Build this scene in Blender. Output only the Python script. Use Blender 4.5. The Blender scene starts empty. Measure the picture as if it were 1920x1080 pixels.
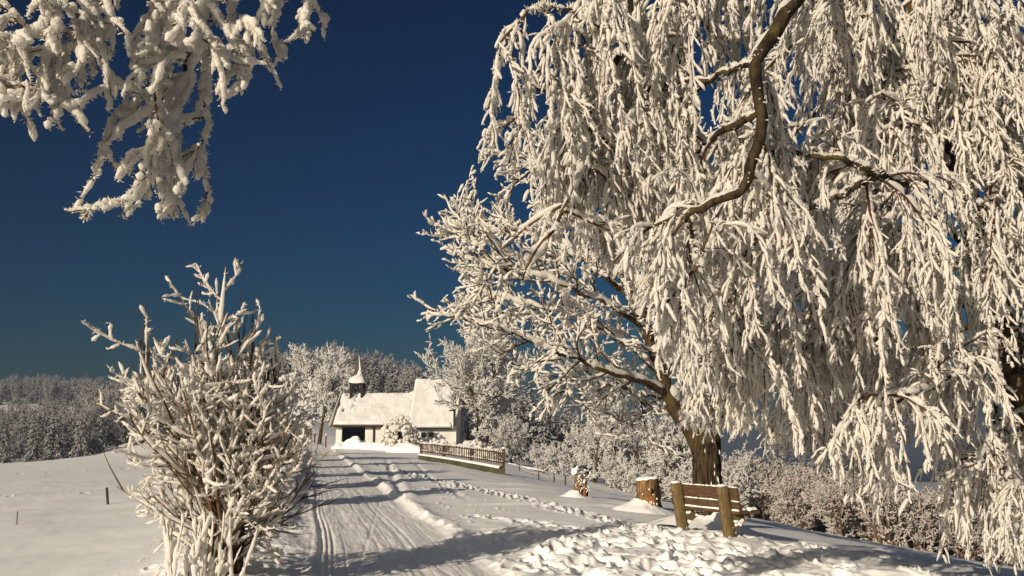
import bpy, math, random
import numpy as np
from mathutils import Vector, Matrix

# ------------------------------------------------------------------ camera, sky, sun, exposure
sc = bpy.context.scene
COL = sc.collection
F = 1867.0                      # focal length in photo pixels (1920 wide)
CAMZ = 1.7
TILT = math.atan(275.0 / F)
cd = bpy.data.cameras.new('camera'); cam = bpy.data.objects.new('camera', cd); COL.objects.link(cam)
cam.location = (0, 0, CAMZ); cam.rotation_euler = (math.pi / 2 + TILT, 0, 0)
cd.sensor_width = 36.0; cd.lens = 36.0 * F / 1920.0
cd.clip_start = 0.1; cd.clip_end = 20000
sc.camera = cam
sc.render.resolution_x = 1024; sc.render.resolution_y = 576

SUN_EL = math.radians(18.5)
SUN_DIR = Vector((-0.56 * math.cos(SUN_EL), -0.8285 * math.cos(SUN_EL), math.sin(SUN_EL)))   # towards the sun
w = bpy.data.worlds.new("World"); sc.world = w; w.use_nodes = True
nt = w.node_tree; bg = nt.nodes['Background']
sky = nt.nodes.new('ShaderNodeTexSky'); sky.sky_type = 'NISHITA'; sky.sun_disc = False
sky.sun_elevation = SUN_EL; sky.sun_rotation = math.radians(214.06)
gam = nt.nodes.new('ShaderNodeGamma'); gam.inputs[1].default_value = 1.6        # polarised, deep sky
mul = nt.nodes.new('ShaderNodeMix'); mul.data_type = 'RGBA'; mul.blend_type = 'MULTIPLY'
mul.inputs[0].default_value = 1.0; mul.inputs[7].default_value = (0.003, 0.0295, 0.053, 1)
nt.links.new(sky.outputs[0], gam.inputs[0]); nt.links.new(gam.outputs[0], mul.inputs[6])
# towards the sun the sky keeps its own bright, pale colour; away from it the clear winter sky is deep blue
tcw = nt.nodes.new('ShaderNodeTexCoord'); dot = nt.nodes.new('ShaderNodeVectorMath'); dot.operation = 'DOT_PRODUCT'
dot.inputs[1].default_value = SUN_DIR; nt.links.new(tcw.outputs['Generated'], dot.inputs[0])
mr = nt.nodes.new('ShaderNodeMapRange'); mr.interpolation_type = 'SMOOTHSTEP'; mr.inputs[1].default_value = 0.0; mr.inputs[2].default_value = 0.9
nt.links.new(dot.outputs['Value'], mr.inputs[0])
mixs = nt.nodes.new('ShaderNodeMix'); mixs.data_type = 'RGBA'; nt.links.new(mr.outputs[0], mixs.inputs[0])
nt.links.new(mul.outputs[2], mixs.inputs[6]); mul2 = nt.nodes.new('ShaderNodeMix'); mul2.data_type = 'RGBA'; mul2.blend_type = 'MULTIPLY'; mul2.inputs[0].default_value = 1.0
mul2.inputs[7].default_value = (.72, .66, .56, 1); nt.links.new(sky.outputs[0], mul2.inputs[6]); nt.links.new(mul2.outputs[2], mixs.inputs[7])
nt.links.new(mixs.outputs[2], bg.inputs[0]); bg.inputs[1].default_value = 0.1
sl = bpy.data.lights.new('sun', 'SUN'); sl.energy = 4.2; sl.angle = math.radians(0.5); sl.color = (1.0, 0.86, 0.665)
sun = bpy.data.objects.new('sun', sl); COL.objects.link(sun)
sun.rotation_euler = (-SUN_DIR).to_track_quat('-Z', 'Y').to_euler(); sun.location = (-20, -20, 20)
sc.view_settings.view_transform = 'Standard'; sc.view_settings.look = 'None'
sc.view_settings.gamma = 1.0; sc.view_settings.use_curve_mapping = False
sc.view_settings.exposure = 0.46
sc.cycles.max_bounces = 10; sc.cycles.diffuse_bounces = 8; sc.cycles.glossy_bounces = 2
sc.cycles.volume_bounces = 0; sc.cycles.transmission_bounces = 8
try:
    sc.cycles.use_denoising = True
except Exception:
    pass

# ------------------------------------------------------------------ helpers
ST, CT = math.sin(TILT), math.cos(TILT)
def P(px, py, d):
    """the point of the world a distance d ahead that the photo shows at (px, py)"""
    rx = (px - 960) / F; ry = (540 - py) / F
    y = CT - ry * ST; z = ST + ry * CT
    k = d / y
    return (rx * k, d, CAMZ + z * k)

def project(p):
    p = np.asarray(p, float); x, y, z = p[..., 0], p[..., 1], p[..., 2] - CAMZ
    f = y * CT + z * ST; u = -y * ST + z * CT
    return 960 + F * x / f, 540 - F * u / f

def hash2(ix, iy, seed):
    h = (ix.astype(np.int64) * 374761393 + iy.astype(np.int64) * 668265263 + seed * 1442695041) & 0xFFFFFFFF
    h = ((h ^ (h >> 13)) * 1274126177) & 0xFFFFFFFF
    h = h ^ (h >> 16)
    return (h & 0xFFFF).astype(np.float64) / 65535.0
def vnoise(x, y, seed=0):
    ix = np.floor(x); iy = np.floor(y); fx = x - ix; fy = y - iy
    fx = fx * fx * fx * (fx * (fx * 6 - 15) + 10); fy = fy * fy * fy * (fy * (fy * 6 - 15) + 10)
    a = hash2(ix, iy, seed); b = hash2(ix + 1, iy, seed); c = hash2(ix, iy + 1, seed); d = hash2(ix + 1, iy + 1, seed)
    return (a + (b - a) * fx) * (1 - fy) + (c + (d - c) * fx) * fy - 0.5
def fbm(x, y, o=4, seed=0):
    s = 0; a = 1.0
    for k in range(o):
        s = s + a * vnoise(x, y, seed + k * 17); x = x * 2.03 + 11.7; y = y * 2.03 + 5.3; a *= 0.5
    return s
def sstep(a, b, x):
    t = np.clip((x - a) / (b - a), 0, 1); return t * t * (3 - 2 * t)

class MB:
    """collects quads, triangles and polygons; builds ONE mesh"""
    def __init__(s): s.v = []; s.q = []; s.n = 0; s.p = []
    def add(s, verts, quads, mat=0):
        verts = np.asarray(verts, float).reshape(-1, 3); quads = np.asarray(quads, np.int64)
        s.v.append(verts); s.q.append((quads + s.n, mat)); s.n += len(verts)
    def tubes(s, Pt, R, S=6, mat=0, jit=0.0, rng=None, flat=None):
        Pt = np.asarray(Pt, float); R = np.asarray(R, float)
        M, N, _ = Pt.shape
        if M == 0: return
        T = np.gradient(Pt, axis=1); T /= np.linalg.norm(T, axis=2, keepdims=True) + 1e-9
        ref = np.where(np.abs(T[:, 0, 2:3]) > 0.8, np.array([[1., 0, 0]]), np.array([[0, 0, 1.]]))
        U = np.empty_like(Pt)
        u = np.cross(T[:, 0], ref); u /= np.linalg.norm(u, axis=1, keepdims=True) + 1e-9
        for i in range(N):
            u = u - (u * T[:, i]).sum(1, keepdims=True) * T[:, i]
            u /= np.linalg.norm(u, axis=1, keepdims=True) + 1e-9
            U[:, i] = u
        V = np.cross(T, U)
        a = np.linspace(0, 2 * math.pi, S, endpoint=False)
        rr = np.repeat(R[:, :, None], S, axis=2)
        if jit and rng is not None:
            rr = rr * (1 + jit * np.clip(rng.standard_normal(rr.shape), -1.8, 1.8))
        ring = Pt[:, :, None, :] + rr[..., None] * (np.cos(a)[None, None, :, None] * U[:, :, None, :] + np.sin(a)[None, None, :, None] * V[:, :, None, :])
        b = np.arange(M)[:, None, None] * (N * S) + np.arange(N - 1)[None, :, None] * S
        k = np.arange(S)[None, None, :]; k2 = (k + 1) % S
        q = np.stack([b + k, b + k2, b + S + k2, b + S + k], axis=-1).reshape(-1, 4)
        s.add(ring.reshape(-1, 3), q, mat)
    def box(s, c, size, mat=0, rot=None, bev=0.0):
        hx, hy, hz = size[0] / 2, size[1] / 2, size[2] / 2
        if bev > 0:
            b = min(bev, hx * .9, hy * .9, hz * .9)
            vs = []; quads = []
            lay = [(-hz, b), (-hz + b, 0), (hz - b, 0), (hz, b)]
            for z, i in lay:
                X, Y = hx - i, hy - i
                c2 = b * (.6 if i == 0 else .3)
                vs += [(X - c2, -Y, z), (X, -Y + c2, z), (X, Y - c2, z), (X - c2, Y, z), (-X + c2, Y, z), (-X, Y - c2, z), (-X, -Y + c2, z), (-X + c2, -Y, z)]
            for l in range(3):
                for k in range(8):
                    quads.append((l * 8 + k, l * 8 + (k + 1) % 8, l * 8 + 8 + (k + 1) % 8, l * 8 + 8 + k))
            for o, fl in ((0, 1), (24, 0)):
                qs = [(o + 7, o + 0, o + 1, o + 6), (o + 6, o + 1, o + 2, o + 5), (o + 5, o + 2, o + 3, o + 4)]
                quads += [t[::-1] for t in qs] if fl else qs
        else:
            vs = [(-hx, -hy, -hz), (hx, -hy, -hz), (hx, hy, -hz), (-hx, hy, -hz), (-hx, -hy, hz), (hx, -hy, hz), (hx, hy, hz), (-hx, hy, hz)]
            quads = [(0, 3, 2, 1), (4, 5, 6, 7), (0, 1, 5, 4), (1, 2, 6, 5), (2, 3, 7, 6), (3, 0, 4, 7)]
        vs = np.array(vs, float)
        if rot is not None: vs = vs @ np.array(rot.to_3x3()).T
        s.add(vs + np.array(c), quads, mat)
    def poly_prism(s, pts, off, mat=0):
        """closed polygon pts (list of 3d) extruded by vector off"""
        n = len(pts); a = np.array(pts, float); b = a + np.array(off, float); o = s.n
        s.v.append(np.vstack([a, b])); s.n += 2 * n
        s.p.append(([o + i for i in range(n)], mat)); s.p.append(([o + n + i for i in reversed(range(n))], mat))
        for i in range(n):
            j = (i + 1) % n; s.p.append(([o + i, o + n + i, o + n + j, o + j], mat))
    def grid(s, X, mat=0, closed_u=False):
        """X (A,B,3) sheet of points"""
        A, B, _ = X.shape
        i = np.arange(A - 1)[:, None]; j = np.arange(B - (0 if closed_u else 1))[None, :]; j2 = (j + 1) % B
        q = np.stack([i * B + j, i * B + j2, (i + 1) * B + j2, (i + 1) * B + j], -1).reshape(-1, 4)
        s.add(X.reshape(-1, 3), q, mat)
    def build(s, name, mats, parent=None, smooth=True):
        me = bpy.data.meshes.new(name)
        v = np.vstack(s.v) if s.v else np.zeros((0, 3))
        me.vertices.add(len(v)); me.vertices.foreach_set('co', v.astype(np.float32).ravel())
        qs = [q for q, m in s.q]; nq = sum(len(q) for q in qs)
        li = [q.ravel() for q in qs]; starts = list(np.arange(nq) * 4)
        mi = [np.full(len(q), m, np.int32) for q, m in s.q]
        off = nq * 4; st = np.arange(nq) * 4; st2 = []
        for f, m in s.p:
            li.append(np.array(f)); st2.append(off); off += len(f); mi.append(np.array([m], np.int32))
        me.loops.add(off); me.loops.foreach_set('vertex_index', np.concatenate(li).astype(np.int32))
        me.polygons.add(nq + len(s.p))
        me.polygons.foreach_set('loop_start', np.concatenate([st, np.array(st2, np.int64)]).astype(np.int32))
        me.polygons.foreach_set('material_index', np.concatenate(mi))
        me.polygons.foreach_set('use_smooth', np.full(nq + len(s.p), smooth))
        for m in (mats if isinstance(mats, (list, tuple)) else [mats]): me.materials.append(m)
        me.update(calc_edges=True); me.validate()
        o = bpy.data.objects.new(name, me); COL.objects.link(o)
        if parent: o.parent = parent
        return o

def tag(o, label=None, cat=None, group=None, kind=None):
    if label: o['label'] = label
    if cat: o['category'] = cat
    if group: o['group'] = group
    if kind: o['kind'] = kind
    return o
def thing(name, label, cat, loc=(0, 0, 0), rz=0, group=None):
    o = bpy.data.objects.new(name, None); COL.objects.link(o)
    o.location = loc; o.rotation_euler = (0, 0, rz); o.empty_display_size = .3
    return tag(o, label, cat, group)
def dup(root, loc, rz, scale=1.0, label=None, group=None):
    r = root.copy(); COL.objects.link(r); r.location = loc; r.rotation_euler = (0, 0, rz)
    r.scale = (scale, scale, scale) if np.isscalar(scale) else scale
    if label: r['label'] = label
    if group: r['group'] = group
    for ch in root.children:
        c = ch.copy(); COL.objects.link(c); c.parent = r
    return r

# ------------------------------------------------------------------ materials
def mat(name, c1, c2=None, scale=4.0, stretch=(1, 1, 1), rough=0.75, bump=0.0, bscale=None, bdist=0.02, c3=None, spec=0.3, lo=.35, hi=.65, detail=6, trans=0):
    m = bpy.data.materials.new(name); m.use_nodes = True
    n = m.node_tree; b = n.nodes['Principled BSDF']
    b.inputs['Roughness'].default_value = rough; b.inputs['Specular IOR Level'].default_value = spec
    b.inputs['Base Color'].default_value = (*c1, 1)
    tc = n.nodes.new('ShaderNodeTexCoord'); mp = n.nodes.new('ShaderNodeMapping'); mp.inputs['Scale'].default_value = stretch
    n.links.new(tc.outputs['Object'], mp.inputs[0])
    if c2:
        nz = n.nodes.new('ShaderNodeTexNoise'); nz.inputs['Scale'].default_value = scale; nz.inputs['Detail'].default_value = detail
        n.links.new(mp.outputs[0], nz.inputs['Vector'])
        r = n.nodes.new('ShaderNodeValToRGB'); r.color_ramp.elements[0].position = lo; r.color_ramp.elements[1].position = hi
        r.color_ramp.elements[0].color = (*c1, 1); r.color_ramp.elements[1].color = (*c2, 1)
        n.links.new(nz.outputs[0], r.inputs[0]); out = r.outputs[0]
        if c3:
            n2 = n.nodes.new('ShaderNodeTexNoise'); n2.inputs['Scale'].default_value = scale * .31; n2.inputs['Detail'].default_value = 5
            n.links.new(tc.outputs['Object'], n2.inputs['Vector'])
            r2 = n.nodes.new('ShaderNodeValToRGB'); r2.color_ramp.elements[0].position = .5; r2.color_ramp.elements[1].position = .62
            r2.color_ramp.elements[0].color = (0, 0, 0, 1); r2.color_ramp.elements[1].color = (1, 1, 1, 1)
            n.links.new(n2.outputs[0], r2.inputs[0])
            mx = n.nodes.new('ShaderNodeMix'); mx.data_type = 'RGBA'; n.links.new(r2.outputs[0], mx.inputs[0])
            n.links.new(out, mx.inputs[6]); mx.inputs[7].default_value = (*c3, 1); out = mx.outputs[2]
        n.links.new(out, b.inputs['Base Color'])
    if bump:
        nb = n.nodes.new('ShaderNodeTexNoise'); nb.inputs['Scale'].default_value = bscale or scale * 2; nb.inputs['Detail'].default_value = 5
        n.links.new(mp.outputs[0], nb.inputs['Vector'])
        bp = n.nodes.new('ShaderNodeBump'); bp.inputs['Strength'].default_value = bump; bp.inputs['Distance'].default_value = bdist
        n.links.new(nb.outputs[0], bp.inputs['Height']); n.links.new(bp.outputs[0], b.inputs['Normal'])
    if trans:
        tr = n.nodes.new('ShaderNodeBsdfTranslucent'); tr.inputs[0].default_value = (*c1, 1); ms_ = n.nodes.new('ShaderNodeMixShader'); ms_.inputs[0].default_value = trans
        o_ = n.nodes['Material Output']; n.links.new(b.outputs[0], ms_.inputs[1]); n.links.new(tr.outputs[0], ms_.inputs[2]); n.links.new(ms_.outputs[0], o_.inputs[0])
    return m

M = {}
M['snow'] = mat('snow', (.86, .86, .865), rough=.55, bump=.5, bscale=26, bdist=.012, spec=.25)
M['road'] = mat('packed_snow', (.76, .755, .75), (.84, .835, .83), scale=.9, rough=.5, bump=.7, bscale=34, bdist=.014, spec=.25)
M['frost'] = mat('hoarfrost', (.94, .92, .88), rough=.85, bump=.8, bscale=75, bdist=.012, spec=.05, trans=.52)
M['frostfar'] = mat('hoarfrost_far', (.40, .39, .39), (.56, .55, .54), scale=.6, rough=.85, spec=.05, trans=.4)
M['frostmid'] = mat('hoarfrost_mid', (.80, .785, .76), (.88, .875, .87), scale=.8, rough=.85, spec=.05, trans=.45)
M['bark'] = mat('bark', (.028, .018, .010), (.088, .057, .028), scale=9, stretch=(2.2, 2.2, .45), rough=.9, bump=1.0, bscale=12, bdist=.04, c3=(.075, .058, .024), spec=.1)
M['barkbig'] = mat('furrowed_bark', (.016, .012, .008), (.078, .053, .027), scale=9, stretch=(2.6, 2.6, .35), rough=.9, bump=1.0, bscale=9, bdist=.09, c3=(.065, .054, .026), spec=.1, lo=.4, hi=.62)
M['birch'] = mat('birch_bark', (.018, .013, .009), (.10, .072, .042), scale=5, stretch=(.7, .7, 3.2), rough=.85, bump=.8, bscale=10, bdist=.02, c3=(.09, .06, .02), spec=.1, lo=.45, hi=.6)
M['twig'] = mat('twig', (.055, .028, .016), (.10, .055, .03), scale=6, rough=.8, spec=.2)
M['shoot'] = mat('shoot', (.15, .095, .045), (.09, .055, .03), scale=5, rough=.7, spec=.2)
M['wood'] = mat('weathered_plank', (.055, .031, .017), (.125, .074, .040), scale=5, stretch=(1, 14, 14), rough=.75, bump=.5, bscale=7, bdist=.008, spec=.2)
M['post'] = mat('mossy_post', (.10, .068, .032), (.20, .145, .070), scale=6, stretch=(9, 9, .8), rough=.85, bump=.7, bscale=8, bdist=.012, c3=(.11, .105, .03), spec=.1)
M['stump'] = mat('stump_wood', (.10, .058, .024), (.26, .165, .075), scale=5, stretch=(5, 5, .7), rough=.9, bump=1.0, bscale=6, bdist=.04, c3=(.22, .10, .03), spec=.1)
M['orange'] = mat('fresh_wood', (.32, .12, .03), (.20, .075, .02), scale=6, stretch=(6, 6, .7), rough=.8, bump=.4, spec=.1)
M['plaster'] = mat('plaster', (.58, .56, .52), (.70, .68, .64), scale=1.2, rough=.9, bump=.3, bscale=12, bdist=.01, spec=.1)
M['darkwood'] = mat('dark_timber', (.016, .012, .010), (.035, .024, .018), scale=4, stretch=(6, 1, 1), rough=.8, spec=.1)
M['redboard'] = mat('red_brown_board', (.13, .048, .030), (.20, .085, .055), scale=4, stretch=(6, 6, 1), rough=.75, spec=.1)
M['shingle'] = mat('shingle', (.05, .035, .028), (.11, .08, .06), scale=5, rough=.85, bump=.5, bscale=12, spec=.1)
M['black'] = mat('dark_interior', (.008, .007, .007), (.014, .012, .010), scale=2, rough=.95, spec=.02)
M['concrete'] = mat('mossy_concrete', (.055, .05, .032), (.10, .09, .06), scale=1.5, rough=.9, bump=.4, c3=(.05, .055, .018), spec=.1)
M['fence'] = mat('fence_timber', (.055, .034, .020), (.12, .078, .046), scale=4, stretch=(4, 4, .6), rough=.85, spec=.1)
M['needle'] = mat('needles', (.014, .022, .015), (.030, .040, .024), scale=1.5, rough=.8, spec=.1)
M['copper'] = mat('copper', (.05, .09, .075), (.07, .06, .045), scale=6, rough=.6)
M['limb'] = mat('dark_bark', (.016, .012, .008), (.060, .043, .024), scale=9, stretch=(2, 2, .6), rough=.9, bump=.8, bscale=14, bdist=.02, c3=(.075, .06, .02), spec=.1)
M['rust'] = mat('frosted_rust', (.50, .43, .38), (.74, .72, .70), scale=2.5, rough=.9, spec=.05, trans=.3)
M['rusttwig'] = mat('rust_twig', (.10, .058, .036), (.14, .085, .055), scale=3, rough=.9, spec=.05)
M['roofsnow'] = mat('dimmed_roof_snow', (.60, .595, .59), (.70, .695, .69), scale=.8, rough=.7, bump=.8, bscale=5, bdist=.05, spec=.1)  # snow colour darkened to offset the strong sun on the roof slopes
M['fartwig'] = mat('far_twig', (.045, .042, .044), (.07, .062, .058), scale=2, rough=.9, spec=.05)
M['glass'] = mat('dark_pane', (.015, .015, .018), rough=.15, spec=.5)
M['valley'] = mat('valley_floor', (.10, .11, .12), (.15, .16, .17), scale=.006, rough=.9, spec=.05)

# ------------------------------------------------------------------ the ground: one sheet
def road_v(x, y):               # metres to the right of the road's left edge
    return x + 0.3 + 0.2 * y + 0.0016 * np.maximum(0, y - 112) ** 2
def softplus(x): return np.maximum(x, 0) + np.log1p(np.exp(-np.abs(x)))
def ground_base(x, y):
    x = np.asarray(x, float); y = np.asarray(y, float)
    v = x + 0.3 + 0.2 * y; vr = road_v(x, y); u = v - 2.7
    uc = 6.1 + np.clip((y - 70) * .2, 0, 8)
    z = -0.185 * softplus((u - uc) / 1.1) * 1.1
    zl = -.45 * (1 - np.exp(np.minimum(v + .6, 0) / 2.5)) + .052 * np.maximum(np.minimum(v + .6, 0), -60)
    z = z + zl
    z = z + np.maximum(0, np.minimum(y, 170) - 98) * .026 * sstep(40, 8, np.abs(v + 8))          # gentle rise behind the chapel
    z = z + 4.6 * np.exp(-(((x + 41) / 10) ** 2 + ((y - 152) / 16) ** 2))                            # sunlit mound left
    hA = sstep(24, -34, x) * sstep(150, 265, y) * (1 - sstep(420, 700, y))
    z = z + 11.5 * hA * sstep(-330, -150, x)
    z = z + 21 * np.exp(-(((x + 245) / 85) ** 2 + ((y - 520) / 110) ** 2))
    # clamp to the valley floor / far plain
    z = np.where(z < -20, -20 - 40 * (1 - np.exp((z + 20) / 40.0)), z)
    return z

rngf = np.random.default_rng(5)
PITS = []           # (x, y, rx, ry, angle, depth)
def foot_trail(pts, step=.36, side=.11, depth=.09, size=.13):
    pts = np.array(pts, float); seg = np.linalg.norm(np.diff(pts, axis=0), axis=1); L = seg.sum(); c = np.r_[0, np.cumsum(seg)]
    k = 0; s = 0.0
    while s < L:
        x = np.interp(s, c, pts[:, 0]); y = np.interp(s, c, pts[:, 1])
        i = min(np.searchsorted(c, s, 'right') - 1, len(pts) - 2); d = pts[i + 1] - pts[i]; d /= np.linalg.norm(d)
        sd = side * (1 if k % 2 else -1)
        PITS.append((x - d[1] * sd + rngf.normal(0, .03), y + d[0] * sd + rngf.normal(0, .03), size * rngf.uniform(.85, 1.4), size * .75 * rngf.uniform(.8, 1.2), math.atan2(d[1], d[0]), depth * rngf.uniform(.6, 1.3)))
        s += step * rngf.uniform(.75, 1.25); k += 1
def gp(px, py):     # where a photo pixel meets flat ground
    rx = (px - 960) / F; ry = (540 - py) / F
    y = CT - ry * ST; z = ST + ry * CT
    k = -CAMZ / z
    return (rx * k, y * k)
foot_trail([gp(735, 880), gp(790, 890), gp(870, 912), gp(960, 935), gp(1060, 955), gp(1180, 980)], depth=.12, size=.17)
foot_trail([gp(690, 868), gp(760, 885), gp(850, 915)], depth=.08)
foot_trail([gp(1180, 985), gp(1120, 1000), gp(1050, 1030), gp(960, 1075)], depth=.10, size=.16)
foot_trail([gp(1290, 1000), gp(1190, 990), gp(1060, 985), gp(960, 975), gp(860, 965)], depth=.10, size=.16)
foot_trail([gp(1240, 985), gp(1260, 1030), gp(1340, 1075)], depth=.10, size=.16)
foot_trail([(-4.45, 12.2), (-4.9, 13.6), (-5.2, 15.2), (-5.1, 17)], step=.42, side=.10, depth=.07, size=.09)
foot_trail([(-3.9, 11.8), (-4.3, 12.6), (-4.55, 14)], step=.3, side=.14, depth=.06, size=.09)
foot_trail([(-58, 96), (-36, 88), (-24, 98)], step=1.1, side=.15, depth=.08, size=.28)
foot_trail([(-24, 46), (-17, 44), (-12.5, 43)], step=.9, side=.15, depth=.07, size=.2)
for k in range(230):
    a = rngf.normal(0, 1, 2)
    x, y = 2.2 + a[0] * 1.5, 15.0 + a[1] * 2.2
    if x + .3 + .2 * y - 2.7 > .45:
        PITS.append((x, y, rngf.uniform(.10, .26), rngf.uniform(.08, .15), rngf.uniform(0, 3.1), rngf.uniform(.04, .15)))

def ground_full(x, y):
    z = ground_base(x, y)
    v = road_v(x, y); u = v - 2.7
    r = np.hypot(x, y)
    near = 1 - sstep(60, 180, r)
    on_road = sstep(-.15, .15, v) * sstep(.15, -.15, u)
    field = 1 - on_road
    z = z + field * near * (fbm(x / 7, y / 7, 3, 3) * .16 + fbm(x / 1.3, y / 1.9, 3, 9) * .028 + fbm(x * 2.2 + y * .8, y * 1.1, 2, 77) * .008)
    z = z + (1 - sstep(500, 900, r)) * sstep(110, 200, r) * sstep(20, -20, x) * fbm(x / 30, y / 30, 3, 31) * 2.0
    # packed road: ruts, corduroy and ski grooves
    wob = vnoise(y / 6, y * 0, 4) * .16
    vv = v + wob
    z = z + on_road * (-.055 + fbm(v * 5, y * .6, 3, 21) * .02 + fbm(v * 19, y * 1.2, 2, 22) * .006 + vnoise(x * 9, y * 9, 23) * .008)
    for c, wd, dp in ((.50, .035, .045), (.60, .025, .03), (.68, .025, .025), (.40, .05, -.02), (1.02, .10, .012), (1.85, .05, .022), (1.97, .03, .018), (2.2, .12, .012), (1.4, .03, .012), (.86, .02, .012), (1.62, .02, .01), (2.36, .025, .012)):
        z = z - on_road * dp * .65 * np.exp(-((vv - c) / wd) ** 2) * (.45 + 1.1 * np.clip(vnoise(y / 3 + c * 9, c + y * 0, 8) + .5, 0, 1))
    for c, s_, dp in ((1.2, .09, .007), (1.9, -.07, .006)):     # diagonal ski lines
        z = z - on_road * dp * np.exp(-((v - c - (y - 16) * s_) / .03) ** 2)
    # crumbs
    cr = np.maximum(0, vnoise(x * 6, y * 6, 41) - .37) * .35
    z = z + cr * near * (sstep(.9, 2.6, np.abs(v - 1.3)) + .15) * sstep(4.5, 3.0, np.abs(v - 1.3))
    # right-hand berm with scallops
    edge = u - .12 - fbm(y / 2.4, y * 0 + 3, 2, 51) * .28
    bh = .035 + .06 * (vnoise(y / .8, y * 0, 52) + .5) + .05 * np.sin(y * 8) * sstep(.2, -.4, vnoise(y / 7, y * 0, 58))
    z = z + near * bh * np.exp(-(np.where(edge > 0, edge / .30, edge / .12)) ** 2) * (1 + 1.1 * fbm(x * 3.5, y * 3.5, 3, 53))
    # second track leaving the road near the chapel
    t = (u - .55 - (y - 34) * .065)
    z = z - near * sstep(24, 30, y) * sstep(80, 55, y) * (.06 * np.exp(-(t / .13) ** 2) - .03 * np.exp(-((t - .3) / .15) ** 2) + .035 * np.exp(-((t - 1.6) / .11) ** 2))
    # trampled area in front of the bench
    m = sstep(.2, 1.0, u) * sstep(7.0, 3.2, u + .12 * (y - 15)) * sstep(22.5, 15.5, y + .4 * u) * sstep(8, 10, y)
    rid = fbm(x * 1.5, y * 1.3, 2, 61) * 1.1 + .4 * sstep(-.1, .35, fbm(x * 2.6, y * 2.2, 2, 62))
    z = z + m * (rid * .045 + fbm(x * 5, y * 4.4, 2, 63) * .03 + .03 * np.maximum(0, vnoise(x * 3.1, y * 3.1, 65)))
    # wind-crusted streaks on the knoll
    st = np.maximum(0, fbm(x * .35, y * 1.9, 3, 71) - .16)
    z = z + near * sstep(.6, 1.4, u) * st * .14
    # left bank: rubble thrown up by the plough, higher further on
    bw = .9 + .35 * fbm(y / 2.2, y * 0, 2, 81)
    bhl = (.13 + .30 * sstep(20, 36, y)) * (1 - .35 * sstep(85, 115, y))
    e = v + .75
    z = z + near * bhl * np.exp(-(e / bw) ** 2) * (1 + .75 * fbm(x * 1.4, y * 1.4, 3, 83))
    z = z + near * .075 * fbm(x * 4.5, y * 4.5, 3, 85) * np.exp(-(e / 1.0) ** 2)
    z = np.where((np.abs(x - 3.4) < 6) & (np.abs(y - 17.7) < 6), z + (.03 - z) * np.exp(-(((x - 3.35) / 1.0) ** 2 + ((y - 17.7) / 1.3) ** 2) ** 1.5) * .9, z)
    return z

def build_ground():
    h = CAMZ
    k = np.arange(430, 7.5, -.85)
    r = np.concatenate([[.3, 1, 2, 3, 4, 5, 6, 6.6], h * F / k, np.geomspace(h * F / 7.4, 6000, 46)])
    fine = np.arange(-31, 31, .042)
    coarse = np.concatenate([np.geomspace(.06, 4, 24).cumsum()])
    coarse = coarse[coarse < 149]
    az = np.concatenate([-31 - coarse[::-1], fine, 31 + coarse]); az = az[(az > -180) & (az < 180)]
    a = np.radians(az)
    R, A = np.meshgrid(r, a, indexing='ij')
    X = R * np.sin(A); Y = R * np.cos(A)
    Z = ground_full(X, Y)
    for (px, py, rx, ry, an, dp) in PITS:
        rr = math.hypot(px, py); ang = math.atan2(px, py); rad = max(rx, ry) * 2.2
        i0, i1 = np.searchsorted(r, [rr - rad, rr + rad]); j0, j1 = np.searchsorted(a, [ang - rad / rr, ang + rad / rr])
        if i1 <= i0 or j1 <= j0: continue
        x = X[i0:i1, j0:j1] - px; y = Y[i0:i1, j0:j1] - py
        c, s = math.cos(an), math.sin(an)
        q = ((x * c + y * s) / rx) ** 2 + ((-x * s + y * c) / ry) ** 2
        Z[i0:i1, j0:j1] += -dp * np.exp(-q ** 2) + dp * .35 * np.exp(-((np.sqrt(q) - 1.35) / .35) ** 2)
    G = np.stack([X, Y, Z], -1)
    nr, na = X.shape
    i = np.arange(nr - 1)[:, None]; j = np.arange(na)[None, :]; j2 = (j + 1) % na
    q = np.stack([i * na + j, i * na + j2 + 0 * i, (i + 1) * na + j2, (i + 1) * na + j], -1).reshape(-1, 4)[:, ::-1]
    cen = G.reshape(-1, 3)[q].mean(1)
    v = road_v(cen[:, 0], cen[:, 1])
    isr = (v > 0) & (v < 2.7) & (cen[:, 1] > 0) & (cen[:, 1] < 175)
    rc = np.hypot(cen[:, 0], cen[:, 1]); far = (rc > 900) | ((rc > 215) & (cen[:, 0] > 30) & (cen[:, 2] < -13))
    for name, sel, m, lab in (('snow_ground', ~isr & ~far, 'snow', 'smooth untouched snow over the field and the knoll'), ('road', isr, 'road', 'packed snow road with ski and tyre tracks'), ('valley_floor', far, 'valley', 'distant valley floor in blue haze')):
        qq = q[sel]; used, inv = np.unique(qq, return_inverse=True)
        mb = MB(); mb.add(G.reshape(-1, 3)[used], inv.reshape(-1, 4))
        tag(mb.build(name, M[m]), lab, None, None, 'structure')
build_ground()
def gz(x, y): return float(ground_base(np.array([x]), np.array([y]))[0])
def gzf(x, y): return float(ground_full(np.array([x]), np.array([y]))[0])
def at(px, d):      # ground point in the direction of photo column px, d ahead
    x = (px - 960) / F * d / CT * (1 + 0.0); x = (px - 960) / F * (d * CT + (gz((px - 960) / F * d, d) - CAMZ) * ST)
    return (x, d, gz(x, d))

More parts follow.
